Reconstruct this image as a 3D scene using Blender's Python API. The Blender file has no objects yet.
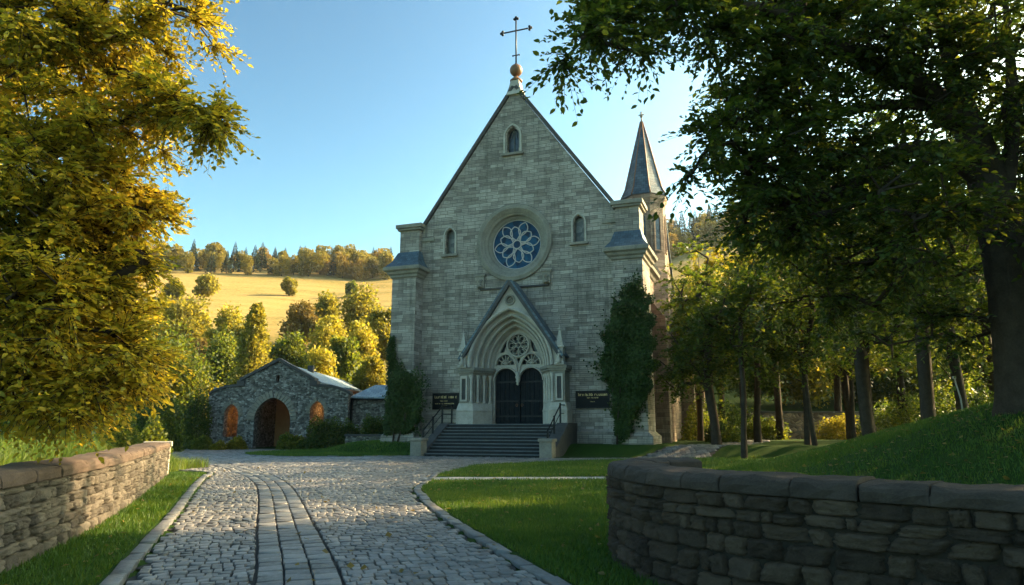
import bpy, bmesh, math, random
import numpy as np
from mathutils import Vector, Matrix
from mathutils.geometry import tessellate_polygon

random.seed(7)
RNG = np.random.default_rng(7)
SC = bpy.context.scene
COL = SC.collection
PI = math.pi
R = math.radians

# ------------------------------------------------------------------ camera model
EYE = 1.5
F = 683.0
PITCH = math.atan((428 - 292.5) / F)


def at(px, py, Y):
    """world point seen at a photo pixel when it lies Y metres ahead"""
    a = (px - 512) / F
    b = (292.5 - py) / F
    c, s = math.cos(PITCH), math.sin(PITCH)
    d = Vector((a, c - b * s, s + b * c))
    return d * (Y / d.y) + Vector((0, 0, EYE))


cam_d = bpy.data.cameras.new('camera')
cam = bpy.data.objects.new('camera', cam_d)
COL.objects.link(cam)
cam.location = (0, 0, EYE)
cam.rotation_euler = (PI / 2 + PITCH, 0, 0)
cam_d.sensor_width = 36
cam_d.lens = F * 36 / 1024
cam_d.clip_end = 3000
SC.camera = cam

SUN_AZ, SUN_EL = 68.0, 28.0
sun_dir = Vector((math.sin(R(SUN_AZ)) * math.cos(R(SUN_EL)), math.cos(R(SUN_AZ)) * math.cos(R(SUN_EL)), math.sin(R(SUN_EL))))
sd = bpy.data.lights.new('sun', 'SUN')
sd.energy = 5.0
sd.angle = R(0.55)
sd.color = (1.0, 0.72, 0.40)
so = bpy.data.objects.new('sun', sd)
COL.objects.link(so)
so.rotation_euler = (-sun_dir).to_track_quat('-Z', 'Y').to_euler()
so.location = sun_dir * 200

W = bpy.data.worlds.new('World')
SC.world = W
W.use_nodes = True
nt = W.node_tree
bg = nt.nodes['Background']
sky = nt.nodes.new('ShaderNodeTexSky')
sky.sky_type = 'NISHITA'
sky.sun_disc = False
sky.sun_elevation = R(SUN_EL)
sky.sun_rotation = R(SUN_AZ)
sky.altitude = 300
sky.air_density = 1.0
sky.dust_density = 2.6
sky.ozone_density = 1.0
tint = nt.nodes.new('ShaderNodeMix'); tint.data_type = 'RGBA'; tint.blend_type = 'MULTIPLY'
tint.inputs[0].default_value = 1.0
tint.inputs[7].default_value = (0.435, 0.505, 0.36, 1)
gam = nt.nodes.new('ShaderNodeGamma')
gam.inputs[1].default_value = 1.7
nt.links.new(sky.outputs[0], gam.inputs[0])
nt.links.new(gam.outputs[0], tint.inputs[6])
nt.links.new(tint.outputs[2], bg.inputs[0])
bg.inputs[1].default_value = 0.125
SC.view_settings.view_transform = 'Standard'
SC.view_settings.look = 'None'
SC.view_settings.exposure = 1.5
SC.view_settings.gamma = 1.0
SC.cycles.use_denoising = True
SC.cycles.max_bounces = 8
SC.cycles.transparent_max_bounces = 8


# ------------------------------------------------------------------ materials
def newmat(name):
    m = bpy.data.materials.new(name)
    m.use_nodes = True
    return m, m.node_tree, m.node_tree.nodes['Principled BSDF']


def N(nt, typ, **kw):
    n = nt.nodes.new(typ)
    for k, v in kw.items():
        if hasattr(n, k) and k not in ('Scale',):
            setattr(n, k, v)
        else:
            n.inputs[k].default_value = v
    return n


def ramp(nt, fac, stops):
    r = nt.nodes.new('ShaderNodeValToRGB')
    els = r.color_ramp.elements
    while len(els) < len(stops):
        els.new(0.5)
    for e, (p, c) in zip(els, stops):
        e.position = p
        e.color = (*c, 1)
    nt.links.new(fac, r.inputs[0])
    return r.outputs[0]


def mixc(nt, fac, a, b, mode='MIX'):
    m = nt.nodes.new('ShaderNodeMix')
    m.data_type = 'RGBA'
    m.blend_type = mode
    for sock, v in ((m.inputs[0], fac), (m.inputs[6], a), (m.inputs[7], b)):
        if isinstance(v, (int, float)):
            sock.default_value = v
        elif isinstance(v, tuple):
            sock.default_value = (*v, 1)
        else:
            nt.links.new(v, sock)
    return m.outputs[2]


def noise(nt, vec, scale, detail=4, rough=0.6, out=0):
    n = nt.nodes.new('ShaderNodeTexNoise')
    n.inputs['Scale'].default_value = scale
    n.inputs['Detail'].default_value = detail
    n.inputs['Roughness'].default_value = rough
    if vec is not None:
        nt.links.new(vec, n.inputs['Vector'])
    return n.outputs[out]


def bump(nt, bsdf, height, strength=0.5, dist=0.02):
    b = nt.nodes.new('ShaderNodeBump')
    b.inputs['Strength'].default_value = strength
    b.inputs['Distance'].default_value = dist
    nt.links.new(height, b.inputs['Height'])
    nt.links.new(b.outputs[0], bsdf.inputs['Normal'])
    return b


def math_n(nt, op, a, b):
    m = nt.nodes.new('ShaderNodeMath')
    m.operation = op
    for s, v in ((m.inputs[0], a), (m.inputs[1], b)):
        if isinstance(v, (int, float)):
            s.default_value = v
        else:
            nt.links.new(v, s)
    return m.outputs[0]


def wobble(nt, vec, scale, amt):
    n = noise(nt, vec, scale, 2, 0.5, 1)
    s = nt.nodes.new('ShaderNodeVectorMath'); s.operation = 'SUBTRACT'
    nt.links.new(n, s.inputs[0]); s.inputs[1].default_value = (.5, .5, .5)
    k = nt.nodes.new('ShaderNodeVectorMath'); k.operation = 'SCALE'
    nt.links.new(s.outputs[0], k.inputs[0]); k.inputs['Scale'].default_value = amt
    a = nt.nodes.new('ShaderNodeVectorMath'); a.operation = 'ADD'
    nt.links.new(vec, a.inputs[0]); nt.links.new(k.outputs[0], a.inputs[1])
    return a.outputs[0]


def ashlar(name, cols, bw=0.95, bh=0.26, mortar=(0.10, 0.095, 0.085), tint=1.0, bstr=0.9):
    m, nt, b = newmat(name)
    uv = nt.nodes.new('ShaderNodeTexCoord').outputs['UV']
    v = wobble(nt, uv, 1.3, 0.06)
    v = wobble(nt, v, 9.0, 0.02)
    br = nt.nodes.new('ShaderNodeTexBrick')
    br.offset = 0.37
    br.offset_frequency = 2
    br.squash = 0.62
    br.squash_frequency = 3
    br.inputs['Scale'].default_value = 1.0
    br.inputs['Brick Width'].default_value = bw
    br.inputs['Row Height'].default_value = bh
    br.inputs['Mortar Size'].default_value = 0.013
    br.inputs['Mortar Smooth'].default_value = 0.4
    br.inputs['Bias'].default_value = 0.0
    br.inputs['Color1'].default_value = (0, 0, 0, 1)
    br.inputs['Color2'].default_value = (1, 1, 1, 1)
    br.inputs['Mortar'].default_value = (.5, .5, .5, 1)
    nt.links.new(v, br.inputs['Vector'])
    # a second bond breaks some of the courses into thin double stones
    br2 = nt.nodes.new('ShaderNodeTexBrick')
    br2.offset = 0.61
    br2.inputs['Scale'].default_value = 1.0
    br2.inputs['Brick Width'].default_value = bw * 1.45
    br2.inputs['Row Height'].default_value = bh * 0.5
    br2.inputs['Mortar Size'].default_value = 0.008
    br2.inputs['Mortar Smooth'].default_value = 0.5
    br2.inputs['Color1'].default_value = (0, 0, 0, 1)
    br2.inputs['Color2'].default_value = (1, 1, 1, 1)
    br2.inputs['Mortar'].default_value = (.4, .4, .4, 1)
    nt.links.new(v, br2.inputs['Vector'])
    ns = noise(nt, uv, 0.9, 3, 0.6)
    sel = ramp(nt, ns, [(0.47, (0, 0, 0)), (0.5, (1, 1, 1))])
    stone = mixc(nt, 0.22, br.outputs['Color'], br2.outputs['Color'])
    stone = mixc(nt, 0.35, stone, noise(nt, uv, 3.1, 5, 0.7))
    col = ramp(nt, stone, [(0.12, cols[0]), (0.38, cols[1]), (0.58, cols[2]), (0.85, cols[3])])
    # pale and dark weather stains of their own shape
    st = noise(nt, uv, 0.35, 5, 0.65)
    col = mixc(nt, ramp(nt, st, [(0.42, (0, 0, 0)), (0.68, (.55, .55, .55))]), col, tuple(c * 0.55 for c in cols[1]))
    fine = noise(nt, uv, 22, 4, 0.7)
    col = mixc(nt, 0.35, col, mixc(nt, fine, (.35, .35, .35), (1.5, 1.5, 1.5)), 'MULTIPLY')
    mort2 = math_n(nt, 'MULTIPLY', br2.outputs['Fac'], sel)
    mort = math_n(nt, 'MAXIMUM', br.outputs['Fac'], math_n(nt, 'MULTIPLY', mort2, 0.8))
    mps = nt.nodes.new('ShaderNodeMapping'); mps.inputs['Scale'].default_value = (1.6, .12, 1); nt.links.new(uv, mps.inputs[0])
    strk = noise(nt, mps.outputs[0], 1.4, 6, .75)
    col = mixc(nt, ramp(nt, strk, [(0.50, (0, 0, 0)), (0.72, (.6, .6, .6))]), col, (0.05, 0.048, 0.04))
    lich = noise(nt, uv, 5.5, 6, .8)
    col = mixc(nt, ramp(nt, lich, [(0.60, (0, 0, 0)), (0.70, (.45, .45, .45))]), col, (0.42, 0.40, 0.33))
    col = mixc(nt, math_n(nt, 'MULTIPLY', mort, 0.85), col, mortar)
    nt.links.new(col, b.inputs['Base Color'])
    b.inputs['Roughness'].default_value = 0.85
    h = math_n(nt, 'ADD', math_n(nt, 'MULTIPLY', mort, -1.0), math_n(nt, 'MULTIPLY', fine, 0.55))
    h = math_n(nt, 'ADD', h, math_n(nt, 'MULTIPLY', stone, 0.8))
    bump(nt, b, h, bstr, 0.05)
    return m


def rubble(name, cols, scale=3.0, mortar=(0.16, 0.145, 0.12), flat=1.7):
    m, nt, b = newmat(name)
    uv = nt.nodes.new('ShaderNodeTexCoord').outputs['UV']
    mp = nt.nodes.new('ShaderNodeMapping'); mp.inputs['Scale'].default_value = (1, flat, 1)
    nt.links.new(uv, mp.inputs[0])
    v = wobble(nt, mp.outputs[0], 2.0, 0.15)
    e = nt.nodes.new('ShaderNodeTexVoronoi'); e.feature = 'DISTANCE_TO_EDGE'
    e.inputs['Scale'].default_value = scale; e.inputs['Randomness'].default_value = 0.85
    nt.links.new(v, e.inputs['Vector'])
    c = nt.nodes.new('ShaderNodeTexVoronoi')
    c.inputs['Scale'].default_value = scale; c.inputs['Randomness'].default_value = 0.85
    nt.links.new(v, c.inputs['Vector'])
    sep = nt.nodes.new('ShaderNodeSeparateColor')
    nt.links.new(c.outputs['Color'], sep.inputs[0])
    val = mixc(nt, 0.3, sep.outputs[0], noise(nt, uv, 7, 5, .7))
    col = ramp(nt, val, [(0.15, cols[0]), (0.45, cols[1]), (0.65, cols[2]), (0.9, cols[3])])
    edge = ramp(nt, e.outputs['Distance'], [(0.015, (1, 1, 1)), (0.06, (0, 0, 0))])
    fine = noise(nt, uv, 30, 4, .7)
    col = mixc(nt, edge, col, mortar)
    col = mixc(nt, 0.4, col, mixc(nt, fine, (.3, .3, .3), (1.6, 1.6, 1.6)), 'MULTIPLY')
    nt.links.new(col, b.inputs['Base Color'])
    b.inputs['Roughness'].default_value = 0.9
    h = math_n(nt, 'ADD', ramp(nt, e.outputs['Distance'], [(0.0, (0, 0, 0)), (0.16, (1, 1, 1))]), math_n(nt, 'MULTIPLY', fine, 0.3))
    bump(nt, b, h, 1.0, 0.06)
    return m


def stone(name, c0, c1, scale=4.0, rough=0.8, bd=0.01, obj=True, spec=0.3, per_island=0.0):
    m, nt, b = newmat(name)
    tc = nt.nodes.new('ShaderNodeTexCoord').outputs['Object' if obj else 'UV']
    n1 = noise(nt, tc, scale, 6, 0.65)
    n2 = noise(nt, tc, scale * 9, 5, 0.7)
    val = mixc(nt, 0.4, n1, n2)
    if per_island:
        g = nt.nodes.new('ShaderNodeNewGeometry').outputs['Random Per Island']
        val = mixc(nt, per_island, val, g)
    col = ramp(nt, val, [(0.25, c0), (0.72, c1)])
    nt.links.new(col, b.inputs['Base Color'])
    b.inputs['Roughness'].default_value = rough
    b.inputs['Specular IOR Level'].default_value = spec
    bump(nt, b, mixc(nt, 0.5, n1, n2), 0.8, bd)
    return m


def slate(name, cols, bw=0.3, bh=0.22, rough=0.4):
    m, nt, b = newmat(name)
    uv = nt.nodes.new('ShaderNodeTexCoord').outputs['UV']
    br = nt.nodes.new('ShaderNodeTexBrick')
    br.inputs['Scale'].default_value = 1
    br.inputs['Brick Width'].default_value = bw
    br.inputs['Row Height'].default_value = bh
    br.inputs['Mortar Size'].default_value = 0.012
    br.inputs['Color1'].default_value = (0, 0, 0, 1)
    br.inputs['Color2'].default_value = (1, 1, 1, 1)
    nt.links.new(uv, br.inputs['Vector'])
    val = mixc(nt, 0.45, br.outputs['Color'], noise(nt, uv, 2.5, 5, .7))
    col = ramp(nt, val, [(0.2, cols[0]), (0.8, cols[1])])
    col = mixc(nt, math_n(nt, 'MULTIPLY', br.outputs['Fac'], .8), col, tuple(c * .35 for c in cols[0]))
    nt.links.new(col, b.inputs['Base Color'])
    b.inputs['Roughness'].default_value = rough
    h = math_n(nt, 'ADD', math_n(nt, 'MULTIPLY', br.outputs['Fac'], -1.0), noise(nt, uv, 12, 3, .6))
    bump(nt, b, h, 0.7, 0.03)
    return m


def plain(name, col, rough=0.5, metal=0.0, spec=0.5, nz=0.0):
    m, nt, b = newmat(name)
    b.inputs['Roughness'].default_value = rough
    b.inputs['Metallic'].default_value = metal
    b.inputs['Specular IOR Level'].default_value = spec
    tc = nt.nodes.new('ShaderNodeTexCoord').outputs['Object']
    n1 = noise(nt, tc, 6, 5, 0.65)
    c = ramp(nt, n1, [(0.3, tuple(x * (1 - nz) for x in col)), (0.7, tuple(min(1, x * (1 + nz)) for x in col))])
    nt.links.new(c, b.inputs['Base Color'])
    return m


def leafmat(name, cols, trans=0.45, tcols=None, rough=0.5, big=0.25):
    """foliage: each leaf has its own tint; part of the light passes through the blade"""
    m, nt, b = newmat(name)
    g = nt.nodes.new('ShaderNodeNewGeometry')
    tc = nt.nodes.new('ShaderNodeTexCoord').outputs['Object']
    nz = noise(nt, tc, 0.45, 3, 0.5)
    val = mixc(nt, big, g.outputs['Random Per Island'], ramp(nt, nz, [(0.35, (0, 0, 0)), (0.65, (1, 1, 1))]))
    col = ramp(nt, val, [(0.0, cols[0]), (0.5, cols[1]), (1.0, cols[2])])
    nt.links.new(col, b.inputs['Base Color'])
    b.inputs['Roughness'].default_value = rough
    b.inputs['Specular IOR Level'].default_value = 0.35
    t = nt.nodes.new('ShaderNodeBsdfTranslucent')
    tcol = ramp(nt, val, [(0.0, (tcols or cols)[0]), (0.5, (tcols or cols)[1]), (1.0, (tcols or cols)[2])])
    nt.links.new(tcol, t.inputs['Color'])
    mx = nt.nodes.new('ShaderNodeMixShader')
    mx.inputs[0].default_value = trans
    nt.links.new(b.outputs[0], mx.inputs[1])
    nt.links.new(t.outputs[0], mx.inputs[2])
    nt.links.new(mx.outputs[0], nt.nodes['Material Output'].inputs['Surface'])
    return m


M = {}
G4 = [(0.15, 0.12, 0.10), (0.34, 0.285, 0.235), (0.46, 0.39, 0.325), (0.58, 0.50, 0.42)]
M['ashlar'] = ashlar('grey ashlar', G4, 0.8, 0.23)
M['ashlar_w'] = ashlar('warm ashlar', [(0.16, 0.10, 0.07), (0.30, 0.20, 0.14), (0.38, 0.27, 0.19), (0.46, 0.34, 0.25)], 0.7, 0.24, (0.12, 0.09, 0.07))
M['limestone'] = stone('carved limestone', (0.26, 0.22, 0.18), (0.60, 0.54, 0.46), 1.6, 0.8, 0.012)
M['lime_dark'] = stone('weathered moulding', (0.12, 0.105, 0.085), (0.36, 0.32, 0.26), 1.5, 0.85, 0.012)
M['coping_dark'] = stone('dark coping', (0.035, 0.034, 0.034), (0.11, 0.10, 0.095), 2.0, 0.8, 0.01)
M['slate'] = slate('blue slate', [(0.035, 0.06, 0.085), (0.10, 0.15, 0.19)])
M['slate_lt'] = slate('pale slate', [(0.14, 0.19, 0.23), (0.30, 0.37, 0.42)], 0.4, 0.3, 0.5)
M['door'] = plain('black oak', (0.008, 0.011, 0.014), 0.7, 0, .15, .3)
M['iron'] = plain('wrought iron', (0.012, 0.013, 0.015), 0.45, 0.6, .5, .2)
M['copper'] = stone('weathered copper', (0.10, 0.05, 0.03), (0.30, 0.15, 0.08), 3.0, 0.45, 0.01)
M['void'] = plain('dark interior', (0.01, 0.011, 0.013), 0.9)
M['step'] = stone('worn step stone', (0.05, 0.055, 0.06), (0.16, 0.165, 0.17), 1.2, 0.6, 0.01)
M['riser'] = stone('riser stone with painted shade', (0.012, 0.013, 0.014), (0.04, 0.042, 0.044), 1.5, 0.8, 0.01)  # painted darker than the treads to stand in for nosing shade
M['plaque'] = plain('black slate plaque', (0.007, 0.007, 0.008), 0.6, 0, .2, .2)
M['gold'] = plain('gilt letters', (0.45, 0.33, 0.16), 0.45, .6)
M['lead'] = plain('pale tracery', (0.55, 0.50, 0.47), 0.7, 0, .3, .15)
M['bark'] = stone('bark', (0.02, 0.015, 0.011), (0.085, 0.062, 0.045), 3.0, 0.9, 0.03, spec=.1)
M['bark_pale'] = stone('pale bark', (0.08, 0.065, 0.05), (0.22, 0.18, 0.14), 4.0, 0.9, 0.02, spec=.1)
M['pale_wood'] = stone('bleached wood', (0.3, 0.28, 0.24), (0.5, 0.47, 0.4), 6.0, 0.8, 0.005)
M['rubble'] = rubble('gatehouse rubble', [(0.07, 0.062, 0.052), (0.20, 0.18, 0.155), (0.33, 0.30, 0.265), (0.52, 0.48, 0.43)], 4.6, (0.15, 0.14, 0.125))
M['rubble_w'] = rubble('brown rubble', [(0.10, 0.07, 0.05), (0.2, 0.14, 0.1), (0.28, 0.2, 0.14), (0.4, 0.3, 0.2)], 2.2)
M['plaster_w'] = stone('ochre plaster', (0.35, 0.2, 0.09), (0.6, 0.38, 0.18), 1.0, 0.9, 0.02)


def glassmat(name, cols, rough=0.25):
    m, nt, b = newmat(name)
    tc = nt.nodes.new('ShaderNodeTexCoord').outputs['Object']
    v = nt.nodes.new('ShaderNodeTexVoronoi'); v.inputs['Scale'].default_value = 3.2
    nt.links.new(tc, v.inputs['Vector'])
    s = nt.nodes.new('ShaderNodeSeparateColor'); nt.links.new(v.outputs['Color'], s.inputs[0])
    c = ramp(nt, mixc(nt, .4, s.outputs[0], noise(nt, tc, 5, 3)), [(0.2, cols[0]), (0.5, cols[1]), (0.85, cols[2])])
    nt.links.new(c, b.inputs['Base Color'])
    b.inputs['Roughness'].default_value = rough
    b.inputs['Specular IOR Level'].default_value = 0.5
    bump(nt, b, noise(nt, tc, 4, 2), 0.3, 0.02)
    return m


M['rose_glass'] = glassmat('blue stained glass', [(0.003, 0.022, 0.055), (0.005, 0.05, 0.12), (0.012, 0.10, 0.20)], .6)
M['rose_glass'].node_tree.nodes['Principled BSDF'].inputs['Specular IOR Level'].default_value = .15
M['dark_glass'] = glassmat('dark leaded glass', [(0.01, 0.014, 0.018), (0.03, 0.04, 0.05), (0.06, 0.075, 0.09)])
M['grey_glass'] = glassmat('grey leaded glass', [(0.05, 0.055, 0.06), (0.11, 0.115, 0.115), (0.17, 0.17, 0.16)], .4)

M['leaf_gold'] = leafmat('golden leaves', [(0.06, 0.09, 0.012), (0.26, 0.24, 0.02), (0.50, 0.35, 0.03)], .5,
                         [(0.24, 0.27, 0.02), (0.66, 0.50, 0.03), (0.95, 0.60, 0.05)], big=.35)
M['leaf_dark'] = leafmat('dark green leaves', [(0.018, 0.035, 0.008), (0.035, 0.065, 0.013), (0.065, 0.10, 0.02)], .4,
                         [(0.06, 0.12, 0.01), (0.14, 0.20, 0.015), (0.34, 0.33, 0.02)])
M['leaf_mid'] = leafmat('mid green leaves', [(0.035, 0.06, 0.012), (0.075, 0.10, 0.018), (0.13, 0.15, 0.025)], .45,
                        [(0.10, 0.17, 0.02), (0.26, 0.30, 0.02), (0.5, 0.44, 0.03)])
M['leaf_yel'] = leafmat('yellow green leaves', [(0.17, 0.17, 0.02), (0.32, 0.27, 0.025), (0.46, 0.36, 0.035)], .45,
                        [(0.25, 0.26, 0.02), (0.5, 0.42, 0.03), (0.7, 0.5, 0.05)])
M['leaf_olive'] = leafmat('olive leaves', [(0.08, 0.09, 0.015), (0.18, 0.165, 0.02), (0.30, 0.25, 0.03)], .5,
                          [(0.2, 0.2, 0.02), (0.40, 0.34, 0.03), (0.6, 0.44, 0.04)])
M['leaf_rust'] = leafmat('rusty leaves', [(0.14, 0.10, 0.03), (0.26, 0.18, 0.04), (0.36, 0.25, 0.06)], .45)
M['leaf_ivy'] = leafmat('ivy leaves', [(0.018, 0.036, 0.007), (0.036, 0.068, 0.010), (0.07, 0.105, 0.018)], .2, rough=.55)
M['needle'] = leafmat('conifer needles', [(0.015, 0.03, 0.012), (0.03, 0.05, 0.018), (0.05, 0.07, 0.02)], .2)
M['grassblade'] = leafmat('grass blades', [(0.028, 0.07, 0.009), (0.05, 0.115, 0.014), (0.095, 0.15, 0.022)], .35,
                          [(0.06, 0.13, 0.01), (0.12, 0.22, 0.015), (0.34, 0.36, 0.03)], big=.45)
M['tallgrass'] = leafmat('tall grass', [(0.04, 0.075, 0.012), (0.08, 0.13, 0.02), (0.16, 0.2, 0.03)], .4,
                         [(0.10, 0.2, 0.02), (0.2, 0.3, 0.03), (0.4, 0.4, 0.05)])


def groundmat():
    m, nt, b = newmat('lawn and meadow')
    tc = nt.nodes.new('ShaderNodeTexCoord').outputs['Object']
    n1 = noise(nt, tc, 0.5, 4, .6)
    n2 = noise(nt, tc, 14, 5, .7)
    lawn = ramp(nt, mixc(nt, .5, n1, n2), [(0.3, (0.018, 0.042, 0.007)), (0.55, (0.034, 0.07, 0.010)), (0.8, (0.065, 0.10, 0.018))])
    # fallen leaves and bare soil under the trees on the right hand bank
    spots = ramp(nt, noise(nt, tc, 9, 3, .7), [(0.62, (0, 0, 0)), (0.66, (1, 1, 1))])
    sx = nt.nodes.new('ShaderNodeSeparateXYZ'); nt.links.new(tc, sx.inputs[0])
    mr = nt.nodes.new('ShaderNodeMapRange'); nt.links.new(sx.outputs[0], mr.inputs[0])
    mr.inputs[1].default_value = 5; mr.inputs[2].default_value = 14
    mr.inputs[4].default_value = 0.75
    lawn = mixc(nt, math_n(nt, 'MULTIPLY', spots, mr.outputs[0]), lawn, (0.10, 0.055, 0.025))
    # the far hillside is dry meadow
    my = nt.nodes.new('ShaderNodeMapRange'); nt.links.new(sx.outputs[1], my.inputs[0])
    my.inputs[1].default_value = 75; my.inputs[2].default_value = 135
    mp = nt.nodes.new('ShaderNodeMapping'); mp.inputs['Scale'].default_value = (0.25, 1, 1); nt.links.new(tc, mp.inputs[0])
    dn = mixc(nt, .5, noise(nt, mp.outputs[0], .12, 5, .65), noise(nt, tc, 1.2, 4, .7))  # stretched noise paints shadow streaks and greener patches across the meadow
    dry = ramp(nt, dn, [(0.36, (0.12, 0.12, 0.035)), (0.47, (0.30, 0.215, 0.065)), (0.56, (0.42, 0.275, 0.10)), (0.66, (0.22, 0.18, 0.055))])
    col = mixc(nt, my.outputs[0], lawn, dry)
    nt.links.new(col, b.inputs['Base Color'])
    b.inputs['Roughness'].default_value = 0.95
    b.inputs['Specular IOR Level'].default_value = 0.1
    bump(nt, b, n2, 0.8, 0.04)
    return m


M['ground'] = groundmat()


def settmat(name, stops, rough=0.42):
    m, nt, b = newmat(name)
    tc = nt.nodes.new('ShaderNodeTexCoord').outputs['Object']
    g = nt.nodes.new('ShaderNodeNewGeometry').outputs['Random Per Island']
    n1 = noise(nt, tc, 18, 5, .7)
    val = mixc(nt, .45, g, n1)
    big = noise(nt, tc, 0.6, 4, .6)
    val = mixc(nt, .25, val, big)
    col = ramp(nt, val, stops)
    dirt = ramp(nt, noise(nt, tc, 1.7, 6, .75), [(0.48, (0, 0, 0)), (0.66, (.75, .75, .75))])
    col = mixc(nt, dirt, col, (0.055, 0.05, 0.04))
    moss = ramp(nt, noise(nt, tc, 3.3, 5, .8), [(0.62, (0, 0, 0)), (0.70, (.6, .6, .6))])
    col = mixc(nt, moss, col, (0.05, 0.06, 0.025))
    nt.links.new(col, b.inputs['Base Color'])
    b.inputs['Specular IOR Level'].default_value = 0.6
    rr = ramp(nt, n1, [(0.3, (rough - .12,) * 3), (0.7, (rough + .2,) * 3)])
    nt.links.new(rr, b.inputs['Roughness'])
    bump(nt, b, mixc(nt, .5, n1, noise(nt, tc, 60, 4, .7)), 0.7, 0.008)
    return m


M['sett'] = settmat('stone setts', [(0.2, (0.085, 0.08, 0.075)), (0.5, (0.18, 0.17, 0.16)), (0.8, (0.31, 0.29, 0.27))])
M['sett_strip'] = settmat('large setts', [(0.2, (0.085, 0.085, 0.083)), (0.5, (0.155, 0.153, 0.147)), (0.8, (0.25, 0.245, 0.235))])
M['kerb'] = settmat('kerb stone', [(0.2, (0.09, 0.09, 0.09)), (0.5, (0.15, 0.15, 0.145)), (0.8, (0.24, 0.23, 0.22))], .5)
M['joint'] = stone('sand joints', (0.018, 0.018, 0.018), (0.06, 0.056, 0.05), 5.0, 0.9, 0.01)
M['path'] = stone('footpath gravel', (0.22, 0.22, 0.22), (0.4, 0.4, 0.4), 8.0, 0.8, 0.01)
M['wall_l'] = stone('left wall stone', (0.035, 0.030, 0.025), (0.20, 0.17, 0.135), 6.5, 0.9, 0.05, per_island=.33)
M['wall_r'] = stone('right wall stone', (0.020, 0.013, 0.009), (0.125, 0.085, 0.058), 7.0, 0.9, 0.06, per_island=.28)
M['mortar_d'] = stone('dark mortar', (0.012, 0.010, 0.008), (0.045, 0.036, 0.028), 9.0, 0.95, 0.02)
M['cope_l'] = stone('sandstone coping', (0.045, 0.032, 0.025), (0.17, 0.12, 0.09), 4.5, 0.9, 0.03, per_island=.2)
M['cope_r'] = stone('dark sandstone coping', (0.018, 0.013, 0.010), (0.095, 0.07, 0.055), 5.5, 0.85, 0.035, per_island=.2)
M['mortar'] = stone('lime mortar', (0.05, 0.045, 0.038), (0.13, 0.115, 0.095), 9.0, 0.95, 0.01)


# ------------------------------------------------------------------ object helpers
def tag(o, label=None, cat=None, group=None, kind=None):
    for k, v in (('label', label), ('category', cat), ('group', group), ('kind', kind)):
        if v:
            o[k] = v
    return o


def empty(name, loc=(0, 0, 0), rz=0.0, label=None, cat=None, group=None):
    o = bpy.data.objects.new(name, None)
    COL.objects.link(o)
    o.location = loc
    o.rotation_euler = (0, 0, rz)
    o.empty_display_size = 0.3
    return tag(o, label, cat, group)


def link_mesh(name, me, mat, parent=None):
    o = bpy.data.objects.new(name, me)
    me.materials.append(mat)
    COL.objects.link(o)
    if parent is not None:
        o.parent = parent
    return o


def np_mesh(name, V, faces_list, mat, parent=None, smooth=False):
    """V (n,3); faces_list: arrays of (m,k) vertex indices"""
    me = bpy.data.meshes.new(name)
    V = np.asarray(V, dtype=np.float32)
    me.vertices.add(len(V))
    me.vertices.foreach_set('co', V.ravel())
    loops = np.concatenate([f.ravel() for f in faces_list]).astype(np.int32)
    tot = np.concatenate([np.full(len(f), f.shape[1], dtype=np.int32) for f in faces_list])
    start = np.concatenate([[0], np.cumsum(tot)[:-1]]).astype(np.int32)
    me.loops.add(len(loops))
    me.loops.foreach_set('vertex_index', loops)
    me.polygons.add(len(tot))
    me.polygons.foreach_set('loop_start', start)
    me.polygons.foreach_set('loop_total', tot)
    if smooth:
        me.polygons.foreach_set('use_smooth', np.ones(len(tot), dtype=bool))
    me.update(calc_edges=True)
    me.validate()
    return link_mesh(name, me, mat, parent)


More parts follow.
